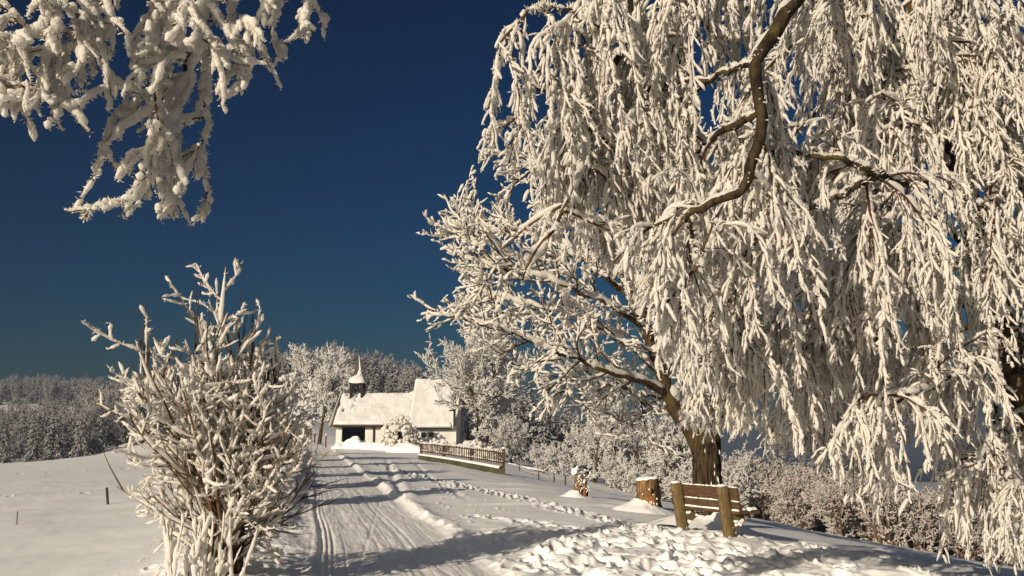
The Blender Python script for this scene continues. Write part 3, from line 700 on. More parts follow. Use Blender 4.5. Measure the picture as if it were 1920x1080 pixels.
# ------------------------------------------------------------------ bench
def bench():
    pl = (3.04, 18.35); pr = (3.62, 17.15)
    a = Vector((pr[0] - pl[0], pr[1] - pl[1], 0)); L = a.length; a.normalize()
    rz = math.atan2(a.y, a.x); zg = -.02
    r = thing('park_bench', 'weathered wooden park bench seen from behind at the edge of the knoll', 'bench', (pl[0], pl[1], zg), rz)
    rng = np.random.default_rng(3)
    # local x runs along the bench, +y points to where a sitter faces
    R = Matrix.Rotation(math.radians(9), 4, 'X')       # recline: top leans towards -y
    def rec(z): return -math.tan(math.radians(9)) * z
    for x in (0, L):
        m = MB(); n = 10; zz = np.linspace(-.25, .84, n)
        X = []
        for z in zz:
            ring = []
            for i in range(12):
                q = 2 * math.pi * i / 12; c, s = math.cos(q), math.sin(q)
                ex = .068 * np.sign(c) * abs(c) ** .6; ey = .105 * np.sign(s) * abs(s) ** .6
                k = 1 + .05 * vnoise(np.array([z * 3 + x]), np.array([i * .8]), 3)[0]
                ring.append((x + ex * k, ey * k + rec(z - .3), z))
            X.append(ring)
        X.append([(x, rec(.54), .855)] * 12)
        m.grid(np.array(X), closed_u=True); p = m.build('leg', M['post'], r, True)
        m = MB(); m.box((x, rec(.56) - .005, .868), (.12, .15, .05), bev=.022); m.build('snow', M['snow'], p)
        for z in (.50, .70):
            m = MB(); m.tubes([[(x, rec(z - .3) - .112, z), (x, rec(z - .3) - .098, z)]], [[.014, .014]], 8); m.build('bolt', M['black'], p)
        # bracket: a half log bent under the seat
        m = MB(); ring = [(x - .045, .05, .40), (x - .045, .50, .40), (x - .045, .52, .345), (x - .045, .40, .29), (x - .045, .27, .22), (x - .045, .16, .12), (x - .045, .06, .02)]
        m.poly_prism(ring, (.09, 0, 0))
        for k in range(26):
            y = rng.uniform(.07, .50); z = .40 - .02 - max(0, (.5 - y)) * rng.uniform(0, .75)
            m.box((x + rng.choice([-.055, .05]), y, z), (rng.uniform(.02, .05), rng.uniform(.03, .08), rng.uniform(.02, .07)), 1, rot=Matrix.Rotation(rng.uniform(-.6, .6), 4, 'X'), bev=.012)
        m.build('bracket', [M['post'], M['snow']], r, False)
    ext = .24
    def plank(zc, h, y, th, name, x0=-ext, x1=L + ext, tilt=9):
        m = MB(); n = 20; xs = np.linspace(x0, x1, n); rows = []
        for (dy, dz) in ((-th / 2, -h / 2), (-th / 2, h / 2), (th / 2, h / 2), (th / 2, -h / 2)):
            c, s = math.cos(math.radians(tilt)), math.sin(math.radians(tilt))
            w_ = .006 * vnoise(xs * 2 + zc * 7, xs * 0 + dz * 30, 4)
            rows.append(np.stack([xs, y + dy * c - dz * s + 0 * xs, zc + dy * s + dz * c + w_], -1))
        m.grid(np.array(rows + [rows[0]])); o = len(m.v)
        for e in (0, -1): m.p.append(([e % n + k * n for k in range(4)], 0))
        return m.build(name, M['wood'], r, False)
    for zc in (.50, .735):
        b = plank(zc, .205, rec(zc - .3) + .128, .045, 'backrest_plank')
        m = MB(); n = 40; xs = np.linspace(-ext + .01, L + ext - .01, n); top = zc + .105
        m.tubes([[(x, rec(top - .3) + .128, top + .004) for x in xs]], [list(.016 * (.35 + rng.random(n)))], 6, 0, .15, rng); m.build('snow', M['snow'], b)
    for y in (.16, .40):
        b = plank(.425, .05, y, .20, 'seat_plank', tilt=0)
        m = MB(); n = 40; xs = np.linspace(-ext + .005, L + ext - .005, n); T_ = np.linspace(-1, 1, 9); X, T = np.meshgrid(xs, T_, indexing='ij')
        hh = .055 * (1 - np.abs(T) ** 6) * np.clip(np.minimum(X + ext, L + ext - X) / .05, 0, 1) ** .5 * (.8 + .5 * fbm(X * 4, T * 2 + y, 2, 4)) + .001
        m.grid(np.stack([X, y + T * .1, .451 + hh], -1)); m.build('snow', M['snow'], b)
    return r
bench()

# ------------------------------------------------------------------ stump, broken post stump, markers
def stump():
    x, y = (1210 - 960) / F * 24.2, 24.2; z0 = -.05
    r = thing('tree_stump', 'thick sawn tree stump with a snow cap and a snow skirt left of the bench', 'tree stump', (x, y, z0))
    rng = np.random.default_rng(2); n = 28; X = []
    for z, k in ((-.3, 1.25), (.0, 1.2), (.12, 1.10), (.3, 1.04), (.5, 1.0), (.66, .97), (.70, .95), (.70, .6), (.70, .02)):
        a = np.linspace(0, 2 * math.pi, n, endpoint=False)
        rad = .255 * k * (1 + .09 * np.sin(a * 5 + 1) + .05 * np.sin(a * 9) + .03 * rng.standard_normal(n))
        X.append(np.stack([rad * np.cos(a), rad * np.sin(a), z + .035 * np.cos(a) + .01 * rng.standard_normal(n)], -1))
    m = MB(); m.grid(np.array(X), closed_u=True); m.build('trunk', M['stump'], r)
    m = MB(); m.poly_prism([(-.05, -.285, .12), (.03, -.29, .10), (.075, -.285, .45), (.02, -.28, .52)], (0, .05, 0)); m.build('heartwood', M['orange'], r, False)
    m = MB(); m.poly_prism([(.02, -.29, .34), (.075, -.295, .30), (.10, -.285, .47), (.05, -.285, .5)], (0, .04, 0)); m.build('crack', M['black'], r, False)
    X = []
    for rr, z in ((.275, .70), (.27, .74), (.22, .765), (.12, .775), (.01, .78)):
        a = np.linspace(0, 2 * math.pi, n, endpoint=False); X.append(np.stack([rr * np.cos(a), rr * np.sin(a), z + .03 * np.cos(a) + .008 * rng.standard_normal(n)], -1))
    m = MB(); m.grid(np.array(X), closed_u=True); m.build('snow_cap', M['snow'], r)
    a = np.linspace(0, 2 * math.pi, 40, endpoint=False); X = []
    for q, z in ((.24, .17), (.30, .13), (.38, .085), (.50, .04), (.66, .0), (.85, -.12)):
        f = 1 + .25 * np.cos(a - 3.3) + .1 * rng.standard_normal(40) * .5
        X.append(np.stack([q * f * np.cos(a), q * f * np.sin(a), z * (1 + .5 * np.cos(a - 3.1)) - .02 * np.cos(a) * q + .012 * rng.standard_normal(40) - .05 * q * np.cos(a)], -1))
    m = MB(); m.grid(np.array(X), closed_u=True); m.build('snow_skirt', M['snow'], r)
    m = MB(); pts = []
    for k in range(20):
        an = rng.uniform(3.9, 5.4); h_ = abs(rng.normal(0, .2)) + .02; p = (.285 * math.cos(an), .285 * math.sin(an), h_); pts.append([p, (p[0] * 1.05, p[1] * 1.06, p[2] + .02), (p[0] * 1.1, p[1] * 1.1, p[2] + .015)])
    m.tubes(pts, [[.012, .028, .006]] * len(pts), 5, 0, .3, rng); m.build('frost', M['snow'], r)
stump()
def broken_stump():
    y = 28.4; x = (1087 - 960) / F * y; z0 = -.04
    r = thing('broken_stump', 'slim split stump with orange heartwood and tufts of snow left of the thick stump', 'tree stump', (x, y, z0))
    rng = np.random.default_rng(4); m = MB()
    m.tubes([[(-.09, 0, -.2), (-.085, 0, .15), (-.08, .01, .4), (-.12, .02, .56), (-.15, .03, .66)]], [[.12, .115, .10, .075, .03]], 9, 0, .1, rng)
    m.tubes([[(.10, .04, -.2), (.105, .04, .2), (.10, .05, .5), (.12, .06, .72)]], [[.085, .08, .06, .025]], 8, 0, .12, rng)
    m.build('trunk', M['stump'], r)
    m = MB(); m.poly_prism([(.035, -.05, -.1), (.105, -.07, -.1), (.10, -.055, .42), (.06, -.04, .46)], (0, .05, 0)); m.build('heartwood', M['orange'], r, False)
    m = MB(); m.tubes([[(.155, .0, -.1), (.16, .02, .2), (.15, .04, .5)]], [[.05, .05, .02]], 6, 0, .15, rng); m.build('bark_strip', M['black'], r)
    m = MB(); pts = []; R = []
    for k in range(75):
        c = rng.choice([0, 1, 2]); h = rng.uniform(.05, .75)
        p = np.array([(-.10, -.1, h), (.16, -.02, h), (0, -.08, h * .7 + .15)][c]) + rng.normal(0, .045, 3)
        q = p + rng.normal(0, .05, 3) + (0, 0, .03); pts.append([p, (p + q) / 2, q]); R.append([.006, rng.uniform(.010, .026), .006])
    for k in range(9):
        p = np.array((-.12, -.03, .66)) + rng.normal(0, .05, 3); pts.append([p, p + (0, 0, .05), p + (.01, 0, .12)]); R.append([.03, .075, .02])
    m.tubes(pts, R, 6, 0, .25, rng); m.build('snow_tufts', M['snow'], r)
    a = np.linspace(0, 2 * math.pi, 30, endpoint=False); X = []
    for q, z in ((.10, .20), (.18, .15), (.28, .08), (.42, .0), (.62, -.1)):
        X.append(np.stack([-.1 + q * np.cos(a) * (1.0 + .35 * (np.cos(a) < 0)), q * np.sin(a), z * (1 - .75 * np.clip(np.cos(a), 0, 1)) + .012 * rng.standard_normal(30) - .05 * q * np.cos(a)], -1))
    m = MB(); m.grid(np.array(X), closed_u=True); m.build('snow_skirt', M['snow'], r)
broken_stump()

def post(name, label, x, y, h, r_=.05, group=None, tilt=0, mt='post', cap=True):
    z = gzf(x, y); o = thing(name, label, 'post', (x, y, z), 0, group); o.rotation_euler = (0, tilt, 0)
    m = MB(); m.tubes([[(0, 0, -.4), (0, 0, h * .5), (0, 0, h), (0, 0, h + .005)]], [[r_, r_, r_ * .95, .004]], 8, 0, .05, np.random.default_rng(int(abs(x) * 100)))
    m.build('shaft', M[mt], o)
    if cap:
        m = MB(); m.tubes([[(0, 0, h - .02), (0, 0, h + .05), (0, 0, h + .10), (0, 0, h + .12)]], [[r_ * 1.1, r_ * 1.3, r_ * .9, .004]], 8, 0, .08, np.random.default_rng(1)); m.build('snow_cap', M['snow'], o)
    return o
def on_ray(px, py, d0=6, d1=300):
    """where the ray of a photo pixel meets the terrain"""
    a = np.array(P(px, py, 1.0)) - (0, 0, CAMZ); t = np.linspace(d0, d1, 1500)
    pts = np.array([0, 0, CAMZ]) + a[None] * t[:, None]; below = pts[:, 2] < ground_base(pts[:, 0], pts[:, 1])
    i = int(np.argmax(below)) if below.any() else len(t) - 1
    return pts[i, 0], pts[i, 1]
x, y = on_ray(202, 946); post('field_post', 'leaning dark post standing alone in the left snow field', x, y, .62 * y / 38, .05 * y / 38, tilt=-.12, cap=False, mt='bark')
x, y = on_ray(31, 988); post('field_post', 'thin short stake in the snow at the left edge of the field', x, y, .36 * y / 28, .014 * y / 28, mt='bark', cap=False)
for px, py, h, lab in ((615, 831, 1.35, 'road post with a snow cap nearest the chapel wall'), (594, 825, 1.25, 'short dark road post close to the roadside tree trunk'), (587, 823, 1.65, 'tallest road post left of the roadside tree'), (579, 817, 1.5, 'pale road post between the tall post and the farmhouse'), (566, 812, 1.3, 'far road post at the bend of the snowy road'), (558, 808, 1.1, 'farthest small road post near the farmhouse')):
    d = 112 + (831 - py) * 2.6; x = (px - 960) / F * d
    post('road_post', lab, x, d, h, .085, 'posts along the road by the chapel', mt='fence')
def rail_fence():
    a = P(948, 869, 96); b = P(1018, 884, 84)
    o = thing('rail_fence', 'low wooden rail fence half buried in snow right of the garden wall', 'fence', a)
    A = Vector((0, 0, 0)); B = Vector(b) - Vector(a); rng = np.random.default_rng(6)
    za = lambda t: (A + (B - A) * t)
    for k in range(5):
        t = k / 4; p = za(t); m = MB(); m.tubes([[(p.x, p.y, p.z - 1.2), (p.x, p.y, p.z + .12)]], [[.07, .06]], 7); m.build('post', M['fence'], o)
    for dz in (-.02, -.34):
        pts = [tuple(za(t) + Vector((0, -.06, dz + .02 * math.sin(t * 9)))) for t in np.linspace(-.03, 1.03, 9)]
        m = MB(); m.tubes([pts], [[.06] * 9], 6, 0, .08, rng); rl = m.build('rail', M['fence'], o)
        m = MB(); m.tubes([[(q[0], q[1], q[2] + .07) for q in pts]], [[.07, .06, .08, .05, .08, .07, .09, .06, .05]], 6, 0, .1, rng); m.build('snow', M['snow'], rl)
rail_fence()
def wire_fence():
    pp = [P(974, 878, 78), P(1010, 884, 70), P(1039, 889, 62), P(1060, 893, 58)]
    tops = []
    for k, p in enumerate(pp):
        z = gz(p[0], p[1]); h = .55
        lab = ['pale fence stake right of the garden wall', 'dark fence stake below the rail fence', 'small fence stake left of the split stump', 'faint low stake nearest the split stump'][k]
        o = thing('fence_stake', lab, 'stake', (p[0], p[1], z), 0, 'stakes of the wire fence on the slope'); m = MB(); m.tubes([[(0, 0, -.3), (0, 0, h)]], [[.05, .045]], 7); m.build('shaft', M['fence'], o)
        tops.append((p[0], p[1], z + h * .8))
    pts = [];
    for a, b in zip(tops[:-1], tops[1:]):
        for t in np.linspace(0, 1, 8)[:-1]: pts.append(tuple(a[i] + (b[i] - a[i]) * t - (.18 * math.sin(math.pi * t) if i == 2 else 0) for i in range(3)))
    pts.append(tops[-1])
    m = MB(); m.tubes([pts], [[.018] * len(pts)], 5); tag(m.build('fence_wire', M['frost']), 'sagging frosted wire strung between the stakes on the slope', 'wire')
wire_fence()

# ------------------------------------------------------------------ snow heaps and garden shrubs round the chapel
def heap(name, label, px, py, d, w_, h, dep, seed, cat='snow heap', lump=.25):
    x = (px - 960) / F * d; z = gz(x, d)
    n, k = 26, 44; U = np.linspace(0, 1, n); A = np.linspace(0, 2 * math.pi, k, endpoint=False)
    Ug, Ag = np.meshgrid(U, A, indexing='ij'); rr = np.sin(Ug * math.pi / 2) ** .9
    X = rr * np.cos(Ag); Y = rr * np.sin(Ag)
    f = fbm(X * 1.6 + seed * 7.7, Y * 1.6, 3, seed)
    Z = (np.cos(Ug * math.pi / 2) ** .8) * h * (1 + .6 * f) + lump * .3 * fbm(X * 5, Y * 5 + seed, 2, seed + 5) * np.cos(Ug * math.pi / 2)
    m = MB(); m.grid(np.stack([X * w_ * (1 + .25 * f), Y * dep, Z - .25 * Ug], -1), closed_u=True)
    o = m.build(name, M['snow']); o.location = (x, d, z)
    return tag(o, label, cat, 'snow heaps shovelled up before the chapel')
heap('snow_heap', 'big rounded snow heap before the dark porch opening', 672, 842, 107, 1.6, 1.05, 1.2, 3)
heap('snow_heap', 'low lumpy snow heap right of the big one before the porch', 702, 842, 106, 1.7, .75, 1.0, 5)
heap('snow_heap', 'flat snow heap under the bush before the chapel', 726, 842, 104, 1.6, .8, 1.0, 6)
heap('snow_heap', 'long snow heap between the bush and the garden fence', 768, 846, 100, 2.4, .75, 1.2, 8)
heap('snow_heap', 'snow heap against the left porch pillar beside the road', 642, 838, 107, .85, .6, 1.0, 9)

def lumpy_shrub(label, px, py, d, w_, h, seed, n=150, rb=.16, cat='shrub', twigs=True, name='snowy_shrub', z=None):
    x = (px - 960) / F * d; z = gz(x, d) if z is None else z; rnd = random.Random(seed); rng = np.random.default_rng(seed)
    o = thing(name, label, cat, (x, d, z))
    br = []; tips = []
    for k in range(n):
        a = rnd.uniform(0, 6.283); e = math.acos(rnd.uniform(.02, 1)); L = rnd.uniform(.6, 1.0)
        d_ = (math.sin(e) * math.cos(a), math.sin(e) * math.sin(a), math.cos(e))
        tip = np.array((d_[0] * w_, d_[1] * w_ * .8, d_[2] * h)) * L
        br.append([(0, 0, -.1), tuple(tip * .5 + (0, 0, .08 * h)), tuple(tip)]); tips.append(tip)
    m = MB(); m.tubes(br, [[.035, .025, .012]] * n, 4); m.build('branches', M['twig'], o)
    m = MB(); tips = np.array(tips); dirs = rng.normal(0, .5, (n * 2, 3)); dirs[:, 2] = np.abs(dirs[:, 2]) * .3
    T = np.repeat(tips, 2, 0) + rng.normal(0, .06 * w_, (n * 2, 3)); s_ = rb * rng.uniform(.6, 1.3, (n * 2, 1))
    A = np.stack([T - dirs * s_ * 1.4, T, T + dirs * s_ * 1.4], 1)
    B = resample(A, 6); env = np.array([.1, .75, 1, .95, .7, .08])
    m.tubes(B, s_ * env[None], 6, 0, .14, rng); m.build('snow_clumps', M['frost'], o)
    return o
lumpy_shrub('round snow-laden bush right of the porch opening before the chapel', 752, 838, 104.5, 2.25, 3.5, 11, n=420, rb=.17)
lumpy_shrub('low snow-clumped shrub under the two chapel windows', 826, 838, 101, 1.9, 1.05, 12, n=150, rb=.2)
lumpy_shrub('low snow-clumped shrub right of the chapel end wall', 884, 846, 97, 1.7, 1.45, 13, n=170, rb=.22)
lumpy_shrub('snowy hedge clump behind the right part of the garden fence', 912, 852, 94, 1.2, 1.1, 14, n=90, rb=.2)

# ------------------------------------------------------------------ frosted trees of the middle distance
make_tree('frosted_tree', 'large round frosted tree towering right of the chapel', 'tree', frost_tree(21, 10.4, 8.6, stems=3, n1=17, n2=12, n3=9, snow=.047, S=4, base_r=.30, trunk_h=.2, ang=(25, 65), asc=.2), (-2.7, 101, gz(-2.7, 101) - .1))
make_tree('frosted_tree', 'frosted tree with spreading white crown just right of the chapel roof', 'tree', frost_tree(22, 8.2, 6.2, stems=2, n1=15, n2=11, n3=8, snow=.045, base_r=.22), (-4.6, 113, gz(-4.6, 113)))
make_tree('frosted_tree', 'frosted roadside tree with a bare brown trunk left of the chapel', 'tree', frost_tree(23, 8.6, 6.4, n1=28, n2=11, n3=7, snow=.048, base_r=.26, trunk_h=.3), ((603 - 960) / F * 122, 122, gz((603 - 960) / F * 122, 122)))
make_tree('frosted_tree', 'tall frosted tree behind the roadside tree left of the chapel', 'tree', frost_tree(24, 10.2, 7.5, n1=28, n2=11, n3=7, snow=.055, base_r=.26, trunk_h=.2), ((585 - 960) / F * 140, 140, gz((585 - 960) / F * 140, 140)))
gr = 'frosted small trees on the slope below the knoll'
tA = frost_tree(31, 7.4, 4.6, n1=34, n2=10, n3=8, snow=.030, base_r=.13, trunk_h=.12, ang=(20, 45), asc=.5)
tB = frost_tree(32, 4.4, 4.6, stems=3, n1=15, n2=10, n3=8, snow=.030, base_r=.16, trunk_h=.15)
tC = frost_tree(33, 5.2, 3.6, stems=7, n1=9, n2=7, n3=4, snow=.013, base_r=.18, trunk_h=.25, ang=(15, 35), asc=.6)
def g3(px, d): x = (px - 960) / F * d; return (x, d, gz(x, d) - .1)
make_tree('frosted_tree', 'tallest slim frosted tree behind the split stump', 'tree', tA, g3(1150, 82), group=gr, scale=1.02)
make_tree('frosted_tree', 'frosted tree of two slender stems left of the dark bare tree', 'tree', frost_tree(34, 6.2, 3.8, stems=2, n1=20, n2=10, n3=8, snow=.028, base_r=.12, trunk_h=.15, asc=.5), g3(1177, 86), group=gr)
tb = make_tree('frosted_tree', 'small round frosted tree right behind the split stump', 'tree', tB, g3(1110, 84), group=gr)
dup(tb, g3(1283, 74), 2.0, 1.25, 'rounded frosted tree just left of the thick brown trunk')
dup(tb, g3(1368, 72), 4.0, .8, 'frosted tree half hidden right of the thick brown trunk')
dup(tb, g3(1010, 92), 1.0, .4, 'lowest frosted thicket tree above the rail fence')
dup(tb, g3(962, 97), 3.1, .8, 'frosted tree between the garden fence and the dark wood')
make_tree('bare_tree', 'dark many-stemmed bare tree behind the thick stump', 'tree', tC, g3(1220, 78), tm='bark')
hed = frost_tree(35, 1.9, 2.4, stems=6, n1=8, n2=7, n3=7, snow=.026, base_r=.10, trunk_h=.1, bush=True)
hb = None
for k, (px, d, s_) in enumerate(((1048, 90, 1.0), (1075, 88, 1.1), (1135, 80, .9), (1165, 79, 1.0), (1195, 77, .9), (1232, 75, 1.1), (1258, 73, 1.0), (1025, 94, 1.0), (1320, 70, 1.2), (1352, 69, 1.2))):
    lab = 'low frosted hedge bush on the slope edge below the knoll'
    if hb is None: hb = make_tree('hedge_bush', lab, 'bush', hed, g3(px, d), group='frosted hedge bushes along the slope edge')
    else: dup(hb, g3(px, d), k * 1.7, s_)
# evergreen stubs seen dark in the hedge
# ------------------------------------------------------------------ woods: conifers and frosted broadleaves, each a tree of its own
CON = [conifer(41 + k, 11, 2.7 + .25 * k, tiers=16 + k, per=10, snow=1.0 + .1 * (k % 2)) for k in range(4)]
BRD = [frost_tree(51 + k, 10, 7.5, n1=24, n2=9, n3=6, snow=.065, S=4, base_r=.2, trunk_h=.12, ang=(25, 60)) for k in range(3)]
RUS = [frost_tree(71 + k, 10, 8.5, n1=24, n2=9, n3=6, snow=.055, S=4, base_r=.2, trunk_h=.08, ang=(25, 60)) for k in range(3)]
SHR = [frost_tree(81 + k, 2.4, 2.8, stems=6, n1=9, n2=7, n3=6, snow=.028, S=3, base_r=.09, trunk_h=.06, asc=.5, bush=True) for k in range(3)]
protos = {}
rw = random.Random(77)
def wood_tree(kind, k, loc, sc_, lab, group):
    key = (kind, k)
    if key not in protos:
        if kind == 'c': protos[key] = make_conifer(lab, CON[k], loc, rw.uniform(0, 6.28), sc_, group)
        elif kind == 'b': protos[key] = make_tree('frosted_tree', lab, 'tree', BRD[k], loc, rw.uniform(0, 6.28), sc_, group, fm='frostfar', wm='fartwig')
        elif kind == 'r': protos[key] = make_tree('rusty_tree', lab, 'tree', RUS[k], loc, rw.uniform(0, 6.28), sc_, group, fm='rust', wm='rusttwig')
        else: protos[key] = make_tree('thicket_shrub', lab, 'shrub', SHR[k], loc, rw.uniform(0, 6.28), sc_, group, fm='rust', wm='rusttwig', tm='rusttwig')
    else: dup(protos[key], loc, rw.uniform(0, 6.28), sc_, lab, group)
def scatter(n, pxr, dr, pcon, scr, labc, labb, group, mind=3.5, keep=None, kind='b'):
    pts = []; tries = 0
    while len(pts) < n and tries < n * 60:
        tries += 1
        px = rw.uniform(*pxr); d = rw.uniform(*dr); x = (px - 960) / F * d
        if keep and not keep(px, d): continue
        if any((x - a) ** 2 + (d - b) ** 2 < mind * mind for a, b in pts): continue
        pts.append((x, d)); c = rw.random() < pcon
        wood_tree('c' if c else kind, rw.randrange(4 if c else 3), (x, d, gz(x, d) - .2), rw.uniform(*scr) * (1 if c else .95), labc if c else labb, group)
scatter(95, (545, 905), (178, 265), .8, (.72, 1.05), 'snow-dusted spruce in the wood on the ridge behind the chapel', 'frosted broadleaf tree in the wood on the ridge behind the chapel', 'trees of the wood behind the chapel', 4.2)
scatter(60, (935, 1130), (165, 235), .95, (.85, 1.3), 'dark spruce with snowy boughs on the falling wooded slope right of the chapel', 'frosted broadleaf tree among the dark spruces right of the chapel', 'trees of the dark wood right of the chapel', 4.0)
scatter(95, (-120, 190), (156, 205), .6, (.52, .74), 'snowy spruce at the far edge of the left field', 'frosted broadleaf tree at the far edge of the left field', 'trees of the wood beyond the left field', 3.4, keep=lambda px, d: d > 150 + max(0, px - 190) * .16)
scatter(44, (165, 335), (158, 215), .5, (.66, .95), 'taller snowy spruce behind the sunlit mound left of the tall shrub', 'taller frosted broadleaf tree behind the sunlit mound left of the tall shrub', 'taller trees behind the sunlit mound', 4.0, keep=lambda px, d: d > 150 + max(0, px - 190) * .16)
scatter(30, (310, 560), (190, 250), .6, (.8, 1.05), 'snowy spruce on the rise behind the tall roadside shrub', 'frosted tree on the rise behind the tall roadside shrub', 'trees on the rise behind the roadside shrub', 5.0)
scatter(170, (-110, 185), (430, 530), .6, (.7, .95), 'far snowy spruce on the round hill at the left edge', 'far frosted tree on the round hill at the left edge', 'trees on the far round hill', 5.0)
scatter(30, (1390, 1960), (100, 135), 1.0, (.5, .68), 'snowy spruce rising from the thicket below the knoll', '', 'spruces in the thicket below the knoll', 4.5)
scatter(70, (1370, 1990), (84, 122), .0, (.27, .42), '', 'rusty brown frosted tree in the thicket below the knoll', 'frosted trees of the thicket below the knoll', 3.2, kind='r')
scatter(120, (1385, 1960), (52, 88), .0, (.8, 1.35), '', 'brownish frosted shrub at the front of the thicket below the knoll', 'frosted shrubs of the thicket below the knoll', 1.5, kind='s', keep=lambda px, d: d > 54 + max(0, 1600 - px) * .09)

# ------------------------------------------------------------------ tall roadside shrub (left of the road)
def roadside_shrub():
    bx, by, _ = P(410, 1072, 11.9); bz = gz(bx, by) - .05
    o = thing('roadside_shrub', 'tall many-stemmed pollard shrub thick with snow at the left edge of the road', 'shrub', (bx, by, bz))
    rnd = random.Random(6); rng = np.random.default_rng(6)
    m = MB(); tr = smooth_path([(0.0, 0, -.35), (0, 0, .0), (.02, 0, .3), (.03, 0, .55), (.06, .0, .82)], 14); rr = np.interp(np.linspace(0, 1, 14), [0, .3, .6, .8, 1], [.21, .155, .15, .17, .13])
    m.tubes([tr], [rr], 14, 0, .06, rng)
    m.tubes([smooth_path([(.10, .1, -.35), (.14, .1, .2), (.17, .12, .7)], 8)], [[.13, .12, .115, .11, .11, .10, .10, .09]], 10, 0, .07, rng)
    m.build('trunk', M['bark'], o)
    l1 = []; l2 = []; l3 = []; dark = []; bare = []
    for k in range(44):
        a = 6.283 * k * .618; q = ((k + .5) / 44) ** .62; e = math.radians(3 + 37 * q)
        p = (.07 + rnd.uniform(-.08, .12), rnd.uniform(-.1, .12), rnd.uniform(.6, .95))
        d = (math.sin(e) * math.cos(a), math.sin(e) * math.sin(a), math.cos(e))
        L = rnd.uniform(1.75, 2.75) * (1.0 - .10 * q) 
        if math.cos(a) > .3: L *= .68
        d = (d[0] - .08, d[1], d[2]); b = path(rnd, p, d, L * (1.10 - .22 * q), 10, .075, (0, 0, .30)); l1.append(b)
        rightside = math.cos(a) > .45 and q > .35
        for j in range(9):
            p2, td = on_path(b, .18 + .80 * (j + rnd.random()) / 9 * .99)
            c = path(rnd, p2, side_dir(rnd, td, math.radians(rnd.uniform(28, 62))), rnd.uniform(.28, .72), 7, .075, (0, 0, .75))
            (bare if rightside and rnd.random() < .5 else l2).append(c)
            for i in range(4):
                p3, td3 = on_path(c, .2 + .75 * (i + rnd.random()) / 4 * .99)
                l3.append(path(rnd, p3, side_dir(rnd, td3, math.radians(rnd.uniform(25, 65))), rnd.uniform(.10, .30), 5, .16, (0, 0, .9)))
    for k in range(13):     # lower side branches
        a = rnd.uniform(0, 6.283); e = math.radians(rnd.uniform(45, 80)); p = (.05 + .1 * math.cos(a), .1 * math.sin(a), rnd.uniform(.3, .8))
        b = path(rnd, p, (math.sin(e) * math.cos(a) - .1, math.sin(e) * math.sin(a), math.cos(e)), rnd.uniform(.7, 1.35) * (.75 if math.cos(a) > .2 else 1), 10, .09, (0, 0, .55)); l1.append(b)
        for j in range(6):
            p2, td = on_path(b, .25 + .73 * (j + rnd.random()) / 6 * .99)
            c = path(rnd, p2, side_dir(rnd, td, math.radians(rnd.uniform(28, 62))), rnd.uniform(.25, .6), 7, .13, (0, 0, .7)); l2.append(c)
            for i in range(3):
                p3, td3 = on_path(c, rnd.uniform(.2, .95)); l3.append(path(rnd, p3, side_dir(rnd, td3, math.radians(rnd.uniform(25, 65))), rnd.uniform(.10, .26), 5, .16, (0, 0, .6)))
    for k in range(64):     # bare dark shoots at the top
        b = l1[rnd.randrange(26)]; p, td = on_path(b, rnd.uniform(.85, 1))
        dark.append(path(rnd, p, (rnd.gauss(0, .12), rnd.gauss(0, .12), 1), rnd.uniform(.3, .72), 5, .03, (0, 0, .2)))
    for k in range(20):     # thin low whips, bare and bending towards the road
        a = rnd.uniform(-.9, .9) if k % 3 else rnd.uniform(2.3, 4.0); p = (.1, 0, rnd.uniform(.35, 1.0)); e = math.radians(rnd.uniform(48, 82))
        b = path(rnd, p, (math.sin(e) * math.cos(a), math.sin(e) * math.sin(a), math.cos(e)), rnd.uniform(.8, 1.5), 9, .10, (0, 0, .55)); bare.append(b)
        for j in range(3):
            p2, td = on_path(b, rnd.uniform(.3, .95)); bare.append(path(rnd, p2, side_dir(rnd, td, .6), rnd.uniform(.25, .6), 7, .12, (0, 0, .6)))
    b9 = [x for x in bare if len(x) == 9]; b7 = [x for x in bare if len(x) == 7]
    m = MB(); m.tubes(l1, taper(len(l1), 10, .030, .008), 6, 0, .06, rng); m.tubes(b9, taper(len(b9), 9, .016, .004), 5); m.build('branches', M['shoot'], o)
    m = MB(); m.tubes(l2, taper(len(l2), 7, .013, .005), 5); m.tubes(b7, taper(len(b7), 7, .011, .003), 5); m.tubes(l3, taper(len(l3), 5, .006, .003), 4); m.tubes(dark, taper(len(dark), 5, .0085, .005), 5, 1)
    m.build('twigs', [M['shoot'], M['fartwig']], o)
    m = MB(); wd = (-.15, -.15, 1)
    add_snow(m, l1, .0235, wd, rng, N=30, S=8, jit=.10, gaps=.06, off=.55, k=9, rt=.010)
    add_snow(m, l2, .0165, wd, rng, N=20, S=8, jit=.11, off=.55, k=7, gaps=.08)
    add_snow(m, l3, .0145, wd, rng, N=12, S=8, jit=.12, off=.4, k=5)
    add_snow(m, b9, .012, wd, rng, N=26, S=6, jit=.12, off=1.0, k=9, gaps=.5)
    feathers(m, l2, 10, .035, .008, wd, rng, offr=.012); feathers(m, l3, 5, .03, .007, wd, rng, offr=.008); feathers(m, l1, 22, .04, .009, wd, rng, offr=.015)
    t = rng.choice(len(l2), 70); q = np.array([l2[i][rnd.randrange(1, 6)] for i in t])      # pads caught in forks
    dv = rng.normal(0, 1, (70, 3)); dv[:, 2] *= .3; s_ = rng.uniform(.03, .055, (70, 1))
    m.tubes(resample(np.stack([q - dv * s_, q + (0, 0, .02), q + dv * s_], 1), 7), s_ * np.array([[.1, .7, .95, 1, .9, .65, .06]]), 8, 0, .10, rng)
    m.build('snow', M['frost'], o)
roadside_shrub()
